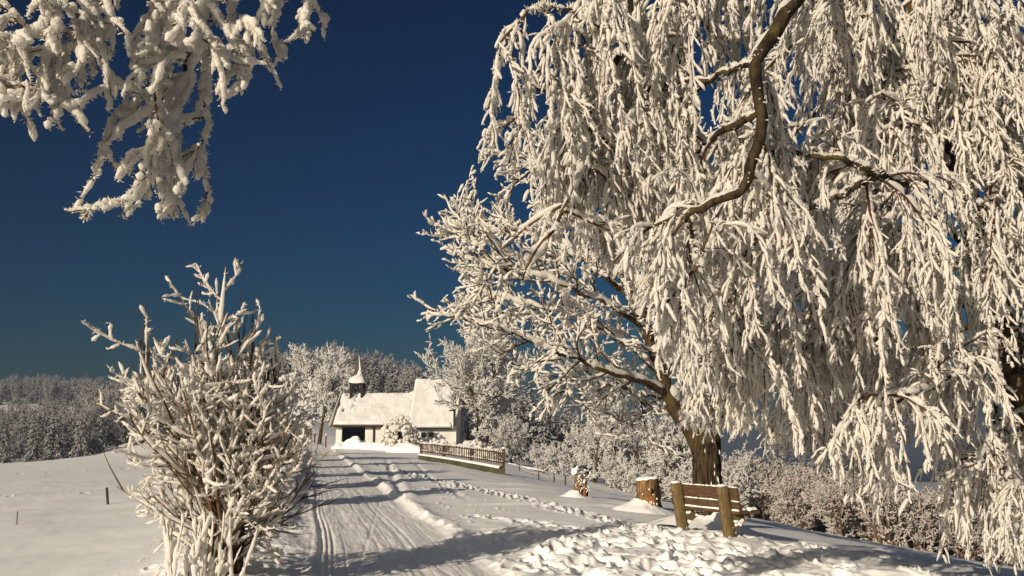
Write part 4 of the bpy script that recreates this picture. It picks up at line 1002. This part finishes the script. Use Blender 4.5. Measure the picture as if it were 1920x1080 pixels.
def shoot_clump(label, px, py, d, n, h, w_, seed):
    x, y, _ = P(px, py, d); z = gz(x, y) - .05; rnd = random.Random(seed); rng = np.random.default_rng(seed)
    o = thing('sapling_clump', label, 'saplings', (x, y, z))
    b = [path(rnd, (rnd.gauss(0, w_), rnd.gauss(0, .12), -.1), (rnd.gauss(0, .10), rnd.gauss(0, .1), 1), h * rnd.uniform(.45, 1.1), 10, .04, (0, 0, .2)) for _ in range(n)]
    s = [path(rnd, *(lambda pt: (pt[0], side_dir(rnd, pt[1], .5)))(on_path(b[rnd.randrange(n)], rnd.uniform(.3, .9))), rnd.uniform(.1, .3), 5, .1, (0, 0, .5)) for _ in range(n * 3)]
    m = MB(); m.tubes(b, taper(n, 10, .011, .004), 5); m.tubes(s, taper(len(s), 5, .005, .002), 4); m.build('stems', M['shoot'], o)
    m = MB(); add_snow(m, b, .021, (-.6, -.5, .5), rng, N=34, S=7, jit=.16, off=.6, k=10, gaps=.1); add_snow(m, s, .017, (-.5, -.4, .7), rng, N=10, S=6, jit=.15, off=.5); m.build('snow', M['frost'], o)
shoot_clump('upright frosted shoots in front of the shrub trunk', 385, 1085, 11.2, 26, 1.15, .22, 3)
shoot_clump('few thin frosted twigs poking from the snow left of the shrub', 330, 1090, 11.4, 9, .35, .16, 4)
# frosted shrubs farther along the bank, behind the tall one
sh = frost_tree(61, 2.9, 2.6, stems=7, n1=8, n2=6, n3=4, snow=.055, base_r=.12, trunk_h=.15, ang=(15, 45), asc=.5, bush=True)
s0 = None
for k, (v_, y, s_, lab) in enumerate(((-1.15, 24, .75, 'frosted bank shrub nearest behind the tall roadside shrub'), (-1.25, 32, 1.0, 'second frosted bank shrub behind the tall roadside shrub'), (-1.3, 41, .95, 'frosted bank shrub halfway to the chapel on the left bank'), (-1.4, 52, 1.1, 'frosted bank shrub before the farthest two on the left bank'), (-1.5, 66, 1.15, 'frosted bank shrub next to last on the left bank'), (-1.6, 84, 1.2, 'last frosted bank shrub before the bend of the road'))):
    x = v_ - .3 - .2 * y; loc = (x, y, gz(x, y) + .1)
    if s0 is None: s0 = make_tree('bank_shrub', lab, 'shrub', sh, loc, 0, s_, 'frosted shrubs along the left bank of the road')
    else: dup(s0, loc, k * 1.3, s_, lab)

# ------------------------------------------------------------------ broad tree behind the bench
def P3(lst):
    return [P(px, py, d) for px, py, d in lst]
def broad_tree():
    rnd = random.Random(12); rng = np.random.default_rng(12)
    B0 = P(1325, 980, 20.5); o = thing('broad_tree', 'broad spreading tree with thick furrowed trunk and snow-covered twigs behind the bench', 'tree', B0)
    off = np.array(B0)
    loc = lambda pts: np.array(pts) - off
    m = MB(); tr = smooth_path(loc(P3([(1325, 1010, 20.5), (1325, 970, 20.5), (1326, 900, 20.5), (1325, 850, 20.5), (1330, 800, 20.6), (1345, 740, 20.8)])), 22)
    a = np.linspace(0, 2 * math.pi, 30, endpoint=False); X = []
    rad = np.interp(np.linspace(0, 1, 22), [0, .12, .3, .6, .8, 1], [.44, .32, .28, .275, .25, .18])
    for i, c in enumerate(tr):
        f = 1 + .07 * np.sin(a * 7 + i * .15) * (1 - i / 30) + .04 * np.sin(a * 13 + 2 - i * .1) + .025 * rng.standard_normal(30)
        X.append(np.stack([c[0] + rad[i] * f * np.cos(a), c[1] + rad[i] * f * np.sin(a), c[2] + 0 * a], -1))
    m.grid(np.array(X), closed_u=True); m.build('trunk', M['barkbig'], o)
    fr_ = MB(); n = 26; an = rng.uniform(-2.0, .6, n); hz = rng.uniform(.1, 2.3, n); rr_ = .30 + .0 * an
    c = np.stack([np.interp(hz, tr[:, 2], tr[:, 0]) + rr_ * np.cos(an), np.interp(hz, tr[:, 2], tr[:, 1]) + rr_ * np.sin(an), hz], -1)
    fr_.tubes(np.stack([c + (0, 0, .05), c, c - (0, 0, .05)], 1), rng.uniform(.006, .016, (n, 1)) * np.array([[.2, 1, .15]]), 6, 0, .2, rng)
    a2 = np.linspace(0, 2 * math.pi, 40, endpoint=False); X = []
    for q_, z_ in ((.30, .22), (.40, .15), (.56, .07), (.8, .0), (1.1, -.12)): X.append(np.stack([q_ * np.cos(a2) * (1 + .08 * rng.standard_normal(40)), q_ * np.sin(a2), z_ * (1 + .4 * np.cos(a2 * 2 + 1)) + .012 * rng.standard_normal(40) - .12 * q_ * np.cos(a2)], -1))
    fr_.grid(np.array(X), closed_u=True); fr_.build('bark_snow', M['snow'], o)
    D = 20.5
    limbs = [   # (pixel path with depth, r0, r1, kids per metre)
        ([(1316, 845, D), (1285, 792, D), (1255, 745, D - .1), (1237, 690, D - .2), (1222, 640, D - .3), (1200, 560, D - .4), (1190, 470, D - .3), (1205, 380, D), (1192, 300, D + .2)], .20, .03, 5),
        ([(1258, 748, D), (1215, 718, D - .5), (1150, 700, D - 1), (1090, 675, D - 1.3), (1030, 655, D - 1.5), (960, 622, D - 1.6), (890, 600, D - 1.5)], .095, .02, 6),
        ([(1226, 655, D - .2), (1180, 560, D), (1130, 512, D + .4), (1080, 478, D + .7), (1010, 442, D + 1), (930, 432, D + 1.1), (862, 440, D + 1.1)], .10, .02, 6),
        ([(1334, 800, D), (1352, 770, D + .3), (1368, 690, D + .8), (1372, 600, D + 1), (1352, 500, D + 1.2), (1322, 400, D + 1.2), (1300, 300, D + 1.2)], .17, .03, 5),
        ([(1200, 565, D - .4), (1140, 455, D - .8), (1095, 380, D - 1), (1050, 330, D - 1.2), (985, 300, D - 1.2)], .075, .02, 6),
        ([(1238, 700, D - .2), (1170, 640, D + .8), (1080, 595, D + 1.5), (980, 565, D + 1.8), (885, 540, D + 1.8)], .08, .02, 6),
        ([(1195, 490, D - .3), (1240, 410, D - .6), (1262, 340, D - .8), (1270, 290, D - .8)], .06, .02, 6),
        ([(1258, 748, D), (1200, 738, D + .9), (1150, 725, D + 1.4), (1100, 712, D + 1.6), (1060, 730, D + 1.6)], .055, .015, 6),
        ([(1192, 520, D - .3), (1120, 420, D + .3), (1060, 350, D + .6), (1020, 310, D + .7)], .05, .015, 6),
        ([(1215, 620, D - .3), (1120, 560, D - 1), (1020, 520, D - 1.4), (940, 500, D - 1.5), (870, 480, D - 1.5)], .06, .015, 6),
        ([(1370, 640, D + .9), (1420, 560, D + 1.2), (1440, 470, D + 1.4)], .07, .02, 5),
        ([(1360, 720, D + .6), (1300, 640, D + 1.6), (1270, 540, D + 1.9), (1250, 440, D + 2)], .07, .02, 6),
        ([(1305, 828, D), (1262, 775, D + .5), (1215, 770, D + .9), (1185, 800, D + 1.0)], .05, .012, 4),
    ]
    ml = MB(); ms = MB(); l1 = []; l2 = []; l3 = []; lim = []
    for pts, r0, r1, kp in limbs:
        n = 26; q = smooth_path(loc(P3(pts)), n); q[1:-1] += rng.normal(0, .018, (n - 2, 3))
        r = r0 + (r1 - r0) * np.linspace(0, 1, n) ** .8
        ml.tubes([q], [r], 10, 0, .06, rng)
        limb_snow(ms, q, r, rng, .035 + .25 * r0, (-.25, -.1, 1), thr=.4)
        L = np.linalg.norm(np.diff(q, axis=0), axis=1).sum(); ql = [tuple(x) for x in q]
        K = int(L * kp * .72)
        for k in range(K):
            f = .22 + .78 * (k + rnd.random()) / K; p, td = on_path(ql, min(f, .995))
            d = side_dir(rnd, td, math.radians(rnd.uniform(25, 70)))
            l1.append(path(rnd, p, (d[0], d[1], d[2] + .15), rnd.uniform(.7, 1.45) * (1.2 - .45 * f), 8, .13, (0, 0, .22)))
    for b in l1:
        for j in range(6):
            p, td = on_path(b, .18 + .8 * (j + rnd.random()) / 6)
            l2.append(path(rnd, p, side_dir(rnd, td, math.radians(rnd.uniform(28, 60))), rnd.uniform(.34, .72), 6, .16, (0, 0, .5)))
    for b in l2:
        for j in range(4):
            p, td = on_path(b, .2 + .78 * (j + rnd.random()) / 4)
            l3.append(path(rnd, p, side_dir(rnd, td, math.radians(rnd.uniform(28, 70))), rnd.uniform(.10, .26), 4, .2, (0, 0, .8)))
    ml.build('limbs', M['bark'], o)
    m = MB(); m.tubes(l1, taper(len(l1), 8, .022, .008), 5, 0, .05, rng); m.tubes(l2, taper(len(l2), 6, .011, .004), 4); m.tubes(l3, taper(len(l3), 4, .006, .003), 3); m.build('twigs', M['bark'], o)
    wd = (-.1, -.15, 1)
    add_snow(ms, l1, .026, wd, rng, N=20, S=7, jit=.10, gaps=.27, off=.9, k=7, rt=.010)
    add_snow(ms, l2, .0235, wd, rng, N=14, S=7, jit=.11, gaps=.22, off=.95, k=6, rt=.003)
    feathers(ms, l2, 4, .035, .010, wd, rng, offr=.01)
    add_snow(ms, l3, .021, wd, rng, N=8, S=6, jit=.12, off=.8, k=4, gaps=.08)
    ms.build('snow', M['frost'], o)
broad_tree()

# ------------------------------------------------------------------ weeping birch
def strands_from(rnd, limbs, sec_per_m, sec_len, str_gap, str_len, twl_gap, twl_len, low=None, clip=None, start=.12, up=.15, keep=None):
    sec = []; st = []; tw = []
    for ql, dens, face, sl in limbs:
        a = np.array(ql); L = np.linalg.norm(np.diff(a, axis=0), axis=1).sum(); K = max(2, int(L * sec_per_m * dens))
        for k in range(K):
            f = start + (1 - start) * (k + rnd.random()) / K; p, td = on_path(ql, min(f, .995))
            if keep and not keep(p): continue
            d = side_dir(rnd, td, math.radians(rnd.uniform(30, 80)))
            if face: d = tuple(d[i] + face[i] for i in range(3))
            sec.append(path(rnd, p, (d[0], d[1], d[2] * .6 + up), sl * rnd.uniform(*sec_len) * (1.15 - .4 * f), 9, .10, (0, 0, -1.0)))
        sec.append(path(rnd, ql[-1], tuple(a[-1] - a[-2]), sl * rnd.uniform(*sec_len), 9, .10, (0, 0, -1.0)))
    for b in sec:
        a = np.array(b); L = np.linalg.norm(np.diff(a, axis=0), axis=1).sum(); K = max(2, int(L / str_gap))
        for k in range(K):
            f = .12 + .88 * (k + rnd.random()) / K; p, td = on_path(b, min(f, .995))
            d = side_dir(rnd, td, math.radians(rnd.uniform(15, 50))); LL = rnd.uniform(*str_len)
            if low is not None:
                room = p[2] - low(p)
                if room < .12: continue
                LL = min(LL, room * rnd.uniform(.75, 1.05))
            s = path(rnd, p, d, LL, 10, .14, (0, 0, -4.6)); st.append(s)
            K2 = max(1, int(LL / twl_gap))
            for j in range(K2):
                f2 = .12 + .86 * (j + rnd.random()) / K2; p3, td3 = on_path(s, f2)
                tw.append(path(rnd, p3, side_dir(rnd, td3, math.radians(rnd.uniform(12, 48))), rnd.uniform(*twl_len), 5, .14, (0, 0, -4.0)))
    return sec, st, tw

LOWX = [900, 985, 1060, 1120, 1180, 1240, 1275, 1294, 1330, 1370, 1410, 1450, 1500, 1560, 1610, 1660, 1700, 1740, 1775, 1800, 1830, 1880, 1930, 2100]
LOWY = [270, 330, 480, 480, 510, 580, 630, 790, 815, 800, 830, 860, 850, 880, 900, 960, 935, 790, 880, 1050, 1055, 1060, 1062, 1065]
def birch():
    rnd = random.Random(19); rng = np.random.default_rng(19)
    base = (7.35, 12.6, gz(7.35, 12.6) - .3); o = thing('weeping_birch', 'big weeping birch with a curtain of frosted hanging twigs filling the right side', 'birch', base)
    off = np.array(base); loc = lambda l: np.array(P3(l)) - off
    m = MB(); tp = np.vstack([[(0, 0, -.1), (-.05, 0, 1.0)], loc([(1950, 800, 12.4), (1905, 690, 12.3), (1868, 590, 12.2), (1835, 450, 12.2), (1790, 300, 12.2), (1745, 150, 12.3), (1715, 0, 12.4), (1690, -150, 12.4), (1672, -330, 12.4), (1660, -480, 12.4)])])
    q = smooth_path(tp, 48); r = np.interp(np.linspace(0, 1, 48), [0, .08, .3, .5, .7, 1], [.30, .25, .20, .155, .115, .035])
    m.tubes([q + rng.normal(0, .006, q.shape)], [r], 18, 0, .045, rng); m.build('trunk', M['birch'], o)
    fr = MB(); limb_snow(fr, q[8:], r[8:], rng, .05, (-.2, .7, .7), thr=.62)
    L = []  # limb: pixel path, r0, r1, density
    A = lambda pts, r0, r1, dens=1.0, face=None, sl=1.0: L.append((pts, r0, r1, dens, face, sl))
    A([(1690, -150, 12.3), (1620, -120, 11.4), (1560, -70, 10.6), (1490, 0, 8.5), (1440, 80, 8.2), (1415, 130, 8.1), (1430, 230, 8.1), (1410, 310, 8.1), (1385, 360, 8.1), (1330, 385, 8.2), (1285, 408, 8.2)], .085, .03, .8, (0, .9, -.1))
    A([(1640, -260, 12), (1480, -200, 10.8), (1360, -110, 10.2), (1290, -20, 10), (1270, 80, 10), (1240, 145, 9.9), (1180, 195, 9.8), (1105, 218, 9.7)], .06, .02, .8, (0, .7, 0))
    A([(1640, -300, 12), (1450, -290, 10.5), (1280, -200, 9.8), (1190, -60, 9.5), (1182, 60, 9.4), (1150, 125, 9.4), (1115, 200, 9.3), (1090, 300, 9.3), (1055, 400, 9.2), (1030, 440, 9.2)], .055, .015, .8, (.5, .7, 0))
    A([(1280, -200, 9.8), (1180, -120, 9.3), (1110, -20, 9.1), (1090, 30, 9.0), (1045, 75, 9.0), (1000, 150, 8.9), (985, 210, 8.9)], .035, .012, .9, (.6, .2, 0), .5)
    A([(1110, -20, 9.1), (1070, 15, 9.0), (1020, 12, 8.9), (990, 20, 8.9)], .02, .01, 1.1, (.5, .2, 0), .5)
    A([(1790, 330, 12.2), (1710, 345, 10.4), (1640, 325, 9.2), (1590, 300, 9.0), (1505, 288, 8.9)], .06, .02, .7, (0, .9, 0))
    A([(1645, 326, 9.25), (1600, 352, 9.1), (1545, 380, 9.0), (1480, 405, 8.9)], .045, .02, .7, (0, .9, 0))
    A([(1424, 215, 8.15), (1350, 250, 8.6), (1300, 300, 10.5), (1270, 350, 10.6), (1200, 385, 10.7)], .04, .012, 1.0)
    A([(1412, 120, 8.1), (1350, 140, 8.5), (1290, 180, 9.5), (1250, 190, 9.4)], .03, .012, .8)
    A([(1290, 405, 8.2), (1300, 440, 8.3), (1310, 500, 8.4)], .028, .012, 1.0, (0, .9, 0))
    A([(1868, 600, 12.2), (1780, 560, 11.6), (1700, 545, 11.2), (1620, 552, 11), (1555, 580, 10.8)], .055, .02, 1.1)
    A([(1890, 660, 12.3), (1810, 690, 11.6), (1740, 728, 10.2), (1660, 742, 9.9)], .045, .018, 1.0, (0, .6, 0))
    A([(1890, 640, 12.3), (1870, 690, 12.6), (1865, 780, 12.8), (1850, 860, 12.8)], .05, .015, 1.1)
    A([(1930, 760, 12.4), (1880, 800, 11.8), (1850, 830, 11.5), (1830, 880, 11.3)], .035, .012, 1.4)
    A([(1960, 820, 12.4), (1930, 840, 12), (1900, 860, 11.6), (1890, 900, 11.4)], .035, .012, 1.5)
    A([(1835, 460, 12.2), (1740, 480, 11.7), (1640, 470, 11.4), (1560, 500, 11.3), (1480, 560, 11.2), (1420, 640, 11.2)], .05, .015, 1.2)
    A([(1800, 320, 12.2), (1700, 420, 13), (1600, 500, 13.4), (1500, 560, 13.6), (1400, 640, 13.6), (1330, 720, 13.6)], .05, .015, 1.3)
    A([(1720, 60, 12.3), (1640, 130, 12.2), (1560, 180, 12.2), (1480, 260, 12.2), (1420, 350, 12.2)], .05, .015, 1.1)
    A([(1745, 150, 12.3), (1690, 220, 13.2), (1640, 270, 13.8), (1560, 340, 14), (1470, 430, 14.1), (1380, 540, 14.1)], .05, .015, 1.3)
    A([(1700, -80, 12.4), (1600, -20, 13), (1510, 60, 13.4), (1420, 150, 13.4), (1340, 280, 13.4), (1260, 400, 13.3)], .05, .015, 1.2)
    A([(1730, 80, 12.3), (1780, 60, 11.5), (1850, 60, 10.9), (1920, 90, 10.5)], .045, .015, 1.3)
    A([(1790, 300, 12.2), (1850, 260, 11.6), (1910, 215, 11.2), (1960, 205, 11)], .045, .015, 1.2)
    A([(1830, 440, 12.2), (1880, 330, 12), (1930, 290, 11.8), (1990, 300, 11.8)], .05, .015, 1.2)
    A([(1850, 520, 12.2), (1790, 440, 11.2), (1740, 400, 10.6), (1690, 400, 10.3), (1630, 440, 10.1)], .045, .015, 1.1)
    A([(1690, -150, 12.4), (1760, -120, 11.2), (1800, -60, 10.6), (1830, 20, 10.4)], .045, .015, 1.3)
    A([(1700, -60, 12.4), (1640, -60, 11.5), (1610, 0, 11.1), (1590, 60, 10.9)], .04, .015, 1.2)
    A([(1880, 620, 12.2), (1930, 560, 12.8), (1980, 540, 13)], .05, .015, 1.3)
    A([(1860, 560, 12.2), (1900, 470, 11.4), (1950, 440, 11)], .045, .015, 1.3)
    A([(1868, 590, 12.2), (1800, 620, 13.4), (1720, 640, 14), (1640, 680, 14.3), (1560, 720, 14.4), (1500, 740, 14.4)], .045, .012, 1.4)
    A([(1500, -10, 10.2), (1400, -40, 9.6), (1330, -20, 9.3), (1290, 40, 9.2)], .03, .012, 1.0)
    A([(1700, -60, 12.3), (1725, -20, 11.5), (1760, 50, 11), (1800, 120, 10.8)], .03, .012, 1.4)
    A([(1790, 330, 12.2), (1765, 290, 11.4), (1725, 245, 11), (1690, 235, 10.8)], .03, .012, 1.4)
    A([(1840, 470, 12.2), (1805, 420, 11.4), (1820, 385, 11), (1870, 370, 10.7)], .03, .012, 1.4)
    A([(1720, 40, 12.3), (1690, 80, 11.6), (1660, 130, 11.3), (1640, 200, 11.2)], .03, .012, 1.4)
    A([(1745, 150, 12.3), (1800, 110, 13.2), (1860, 130, 14), (1920, 200, 14.4)], .045, .012, 1.2)
    A([(1835, 460, 12.2), (1890, 420, 13.2), (1950, 420, 14)], .04, .012, 1.3)
    A([(1920, 720, 12.4), (1900, 640, 11.5), (1930, 600, 11.0), (1990, 610, 10.8)], .03, .012, 1.3)
    A([(1480, 400, 10.1), (1430, 460, 10), (1410, 530, 10), (1400, 600, 10)], .03, .01, 1.1)
    A([(1560, 500, 11.3), (1470, 540, 10.6), (1400, 590, 10.4), (1340, 660, 10.3)], .03, .01, 1.2)
    lx = np.array(LOWX); ly = np.array(LOWY)
    def low(p):
        w_ = (p[0] + off[0], p[1] + off[1], p[2] + off[2]); u, v = project(w_); return P(u, np.interp(u, lx, ly), w_[1])[2] - off[2]
    ml = MB(); limbs = []
    for pts, r0, r1, dens, face, sl in L:
        n = 28; a = smooth_path(loc(pts), n); a[1:-1] += rng.normal(0, .012, (n - 2, 3)); rr = r0 + (r1 - r0) * np.linspace(0, 1, n) ** .8
        ml.tubes([a], [rr], 10, 0, .06, rng); limb_snow(fr, a, rr, rng, .02 + .22 * r0, (.3, .55, .8) if face else (.35, -.1, .9), thr=.42, S=9); feathers(fr, [a], 160, .05, .010, (.6, .4, .6), rng, offr=.7 * (r0 + r1) / 2)
        limbs.append(([tuple(x) for x in a], dens * rnd.choice((.55, .8, 1.0, 1.3)), face, sl))
    sec, st, tw = strands_from(rnd, limbs, 2.75, (.45, 1.15), .070, (.22, 1.3), .060, (.06, .24), low=low, start=.16)
    ml.build('limbs', M['limb'], o)
    m = MB(); m.tubes(sec, taper(len(sec), 9, .017, .008), 5); m.tubes(st, taper(len(st), 10, .008, .004), 4); m.tubes(tw, taper(len(tw), 5, .0045, .003), 3); m.build('twigs', M['twig'], o)
    hid = [s_ for s_ in st if rnd.random() < .88]; st = hid
    add_snow(fr, sec, .022, (.5, -.1, .9), rng, N=22, S=8, jit=.11, gaps=.2, off=.8, k=8, rt=.006)
    add_snow(fr, st, .0145, (.6, -.2, .5), rng, N=22, S=7, jit=.17, off=.9, k=8, var=.85, scatter=.5, rt=.002, gaps=.12)
    add_snow(fr, tw, .0118, (.5, -.2, .6), rng, N=9, S=6, jit=.15, off=.55, k=4, scatter=.5)
    wf = (.6, -.2, .4); feathers(fr, st, 14, .034, .009, wf, rng, offr=.012); feathers(fr, tw, 2.2, .03, .008, wf, rng, offr=.008); feathers(fr, sec, 14, .04, .010, (.4, -.1, .8), rng, offr=.015)
    fr.build('hoarfrost', M['frost'], o)
    print('birch', len(sec), len(st), len(tw))
birch()

# ------------------------------------------------------------------ birch beside the camera: only its hanging outer branches reach into view
def near_birch():
    rnd = random.Random(29); rng = np.random.default_rng(29)
    base = (-7.6, -3.0, gz(-7.6, -3.0) - .2); o = thing('weeping_birch', 'birch whose heavily frosted branches hang down into the upper left corner', 'birch', base)
    off = np.array(base); loc = lambda l: np.array(P3(l)) - off
    m = MB(); q = smooth_path([(0, 0, 0), (.05, .1, 1.5), (.2, .3, 3), (.3, .6, 4.5), (.4, .8, 6), (.4, .9, 7.5)], 24); m.tubes([q], [np.linspace(.2, .05, 24)], 14, 0, .05, rng); m.build('trunk', M['birch'], o)
    top = tuple(np.array((-7.2, -2.3, 6.2))); d = 5.6
    ml = MB(); fr = MB(); limbs = []
    def limb(pts, r0, r1, dens, sl=1.0, rough=.008):
        a = smooth_path(np.array(pts) - off, 34); a[1:-1] += rng.normal(0, rough, (32, 3)); rr = r0 + (r1 - r0) * np.linspace(0, 1, 34) ** .8
        ml.tubes([a], [rr], 10, 0, .07, rng); limb_snow(fr, a, rr, rng, .016 + .3 * r0, (.8, -.2, .5), thr=.36, S=10); limbs.append(([tuple(x) for x in a], dens * .62, None, sl))
    limb([top, (-5.5, 0, 6.9), (-3.4, 3.2, 6.6), P(385, -260, d), P(378, -60, d), P(374, 30, d), P(368, 90, d), P(340, 150, d), P(300, 240, d), P(262, 320, d)], .06, .012, .9)
    limb([P(366, 95, d), P(352, 160, d), P(318, 245, d - .1), P(285, 320, d - .1), P(240, 375, d - .1), P(200, 386, d - .1), P(165, 394, d - .1)], .014, .004, 1.0, .5)
    limb([P(340, 150, d), P(268, 148, d), P(235, 190, d), P(200, 250, d), P(178, 330, d)], .009, .004, .4)
    limb([P(372, 60, d), P(385, 120, d + .1), P(388, 200, d + .1), P(380, 280, d + .1), P(388, 360, d + .1)], .014, .004, 1.1)
    limb([P(376, 10, d), P(330, 40, d - .2), P(300, 100, d - .2), P(290, 170, d - .2)], .012, .004, 1.0)
    limb([(-5.5, 0, 6.9), (-5.4, 2.5, 6.5), P(110, -200, 5.3), P(96, -40, 5.2), P(92, 20, 5.2), P(60, 60, 5.2), P(10, 95, 5.2), P(-60, 130, 5.2)], .035, .008, .9)
    limb([P(96, -40, 5.2), P(98, 40, 5.2), P(95, 110, 5.2), P(85, 180, 5.2)], .016, .005, 1.2)
    limb([P(110, -200, 5.3), P(145, -80, 5.3), P(160, 0, 5.3), P(140, 60, 5.3), P(120, 120, 5.3)], .014, .005, 1.2)
    limb([P(110, -200, 5.3), P(40, -80, 5.1), P(-10, 0, 5.1), P(-30, 80, 5.1)], .014, .005, 1.2)
    limb([P(385, -260, d), P(450, -140, 5.9), P(500, -60, 6), P(520, 0, 6), P(508, 50, 6)], .022, .005, 1.2)
    limb([P(450, -140, 5.9), P(440, -60, 5.8), P(432, 10, 5.8), P(440, 70, 5.8)], .014, .005, 1.2)
    limb([P(500, -100, 6), P(545, -80, 6.1), P(570, -40, 6.1), P(578, 0, 6.1)], .012, .005, 1.1)
    limb([P(385, -200, d), P(290, -140, 5.4), P(230, -80, 5.4), P(200, -30, 5.4)], .014, .005, 1.0)
    a = smooth_path(np.array([P(262, 345, d - .1), P(235, 372, d - .1), P(190, 387, d - .1), P(124, 398, d - .1)]) - off, 20); ml.tubes([a], [np.linspace(.008, .003, 20)], 8, 0); add_snow(fr, [a], .016, (.2, -.1, 1), rng, N=40, S=12, jit=.14, off=.8, k=9, tip=.1); feathers(fr, [a], 120, .018, .004, (.2, -.1, 1), rng, offr=.012)
    lx = np.array([-100, 60, 100, 140, 170, 200, 240, 255, 300, 340, 400, 425, 440, 505, 530, 555, 610, 700]); ly = np.array([220, 225, 235, 190, 150, 45, 50, 350, 445, 440, 425, 350, 165, 150, 70, 100, 5, -100])
    def low(p):
        w_ = (p[0] + off[0], p[1] + off[1], p[2] + off[2]); u, v = project(w_); return P(u, np.interp(u, lx, ly), w_[1])[2] - off[2]
    sec, st, tw = strands_from(rnd, limbs, 3.0, (.12, .34), .06, (.18, .55), .075, (.05, .15), low=low, start=.3, keep=lambda p: project((p[0] + off[0], p[1] + off[1], p[2] + off[2]))[1] > -90 and p[1] + off[1] > 3.5)
    ml.build('limbs', M['limb'], o)
    m = MB(); m.tubes(sec, taper(len(sec), 9, .009, .005), 5); m.tubes(st, taper(len(st), 10, .0042, .0025), 4); m.tubes(tw, taper(len(tw), 5, .003, .002), 3); m.build('twigs', M['twig'], o)
    add_snow(fr, sec, .017, (.6, -.1, .7), rng, N=34, S=12, jit=.10, gaps=.12, off=.75, k=9, rt=.003)
    add_snow(fr, st, .0165, (.7, -.2, .4), rng, N=44, S=14, jit=.15, off=.95, k=5, var=.8, scatter=.45, rt=.001)
    add_snow(fr, tw, .0135, (.6, -.2, .5), rng, N=20, S=12, jit=.15, off=.8, k=4, scatter=.5)
    wf = (.7, -.2, .3); feathers(fr, st, 60, .022, .0042, wf, rng, offr=.014); feathers(fr, tw, 18, .018, .0036, wf, rng, offr=.010); feathers(fr, sec, 40, .022, .0045, wf, rng, offr=.012)
    for ql, *_ in limbs: feathers(fr, [ql], 260, .03, .005, (.8, -.1, .3), rng, offr=.012)
    fr.build('hoarfrost', M['frost'], o); print('near', len(sec), len(st), len(tw))
near_birch()

# ------------------------------------------------------------------ air
def haze():
    m = bpy.data.materials.new('haze'); m.use_nodes = True; n = m.node_tree; n.nodes.clear()
    out = n.nodes.new('ShaderNodeOutputMaterial'); v = n.nodes.new('ShaderNodeVolumePrincipled')
    v.inputs['Color'].default_value = (.175, .22, .32, 1); v.inputs['Density'].default_value = .0011; v.inputs['Anisotropy'].default_value = 0.0
    n.links.new(v.outputs[0], out.inputs['Volume'])
    b = MB(); b.box((0, 0, -12.5), (12400, 12400, 99)); o = b.build('haze', m, None, False); tag(o, 'thin blue winter haze over the valley', None, None, 'stuff')
haze()
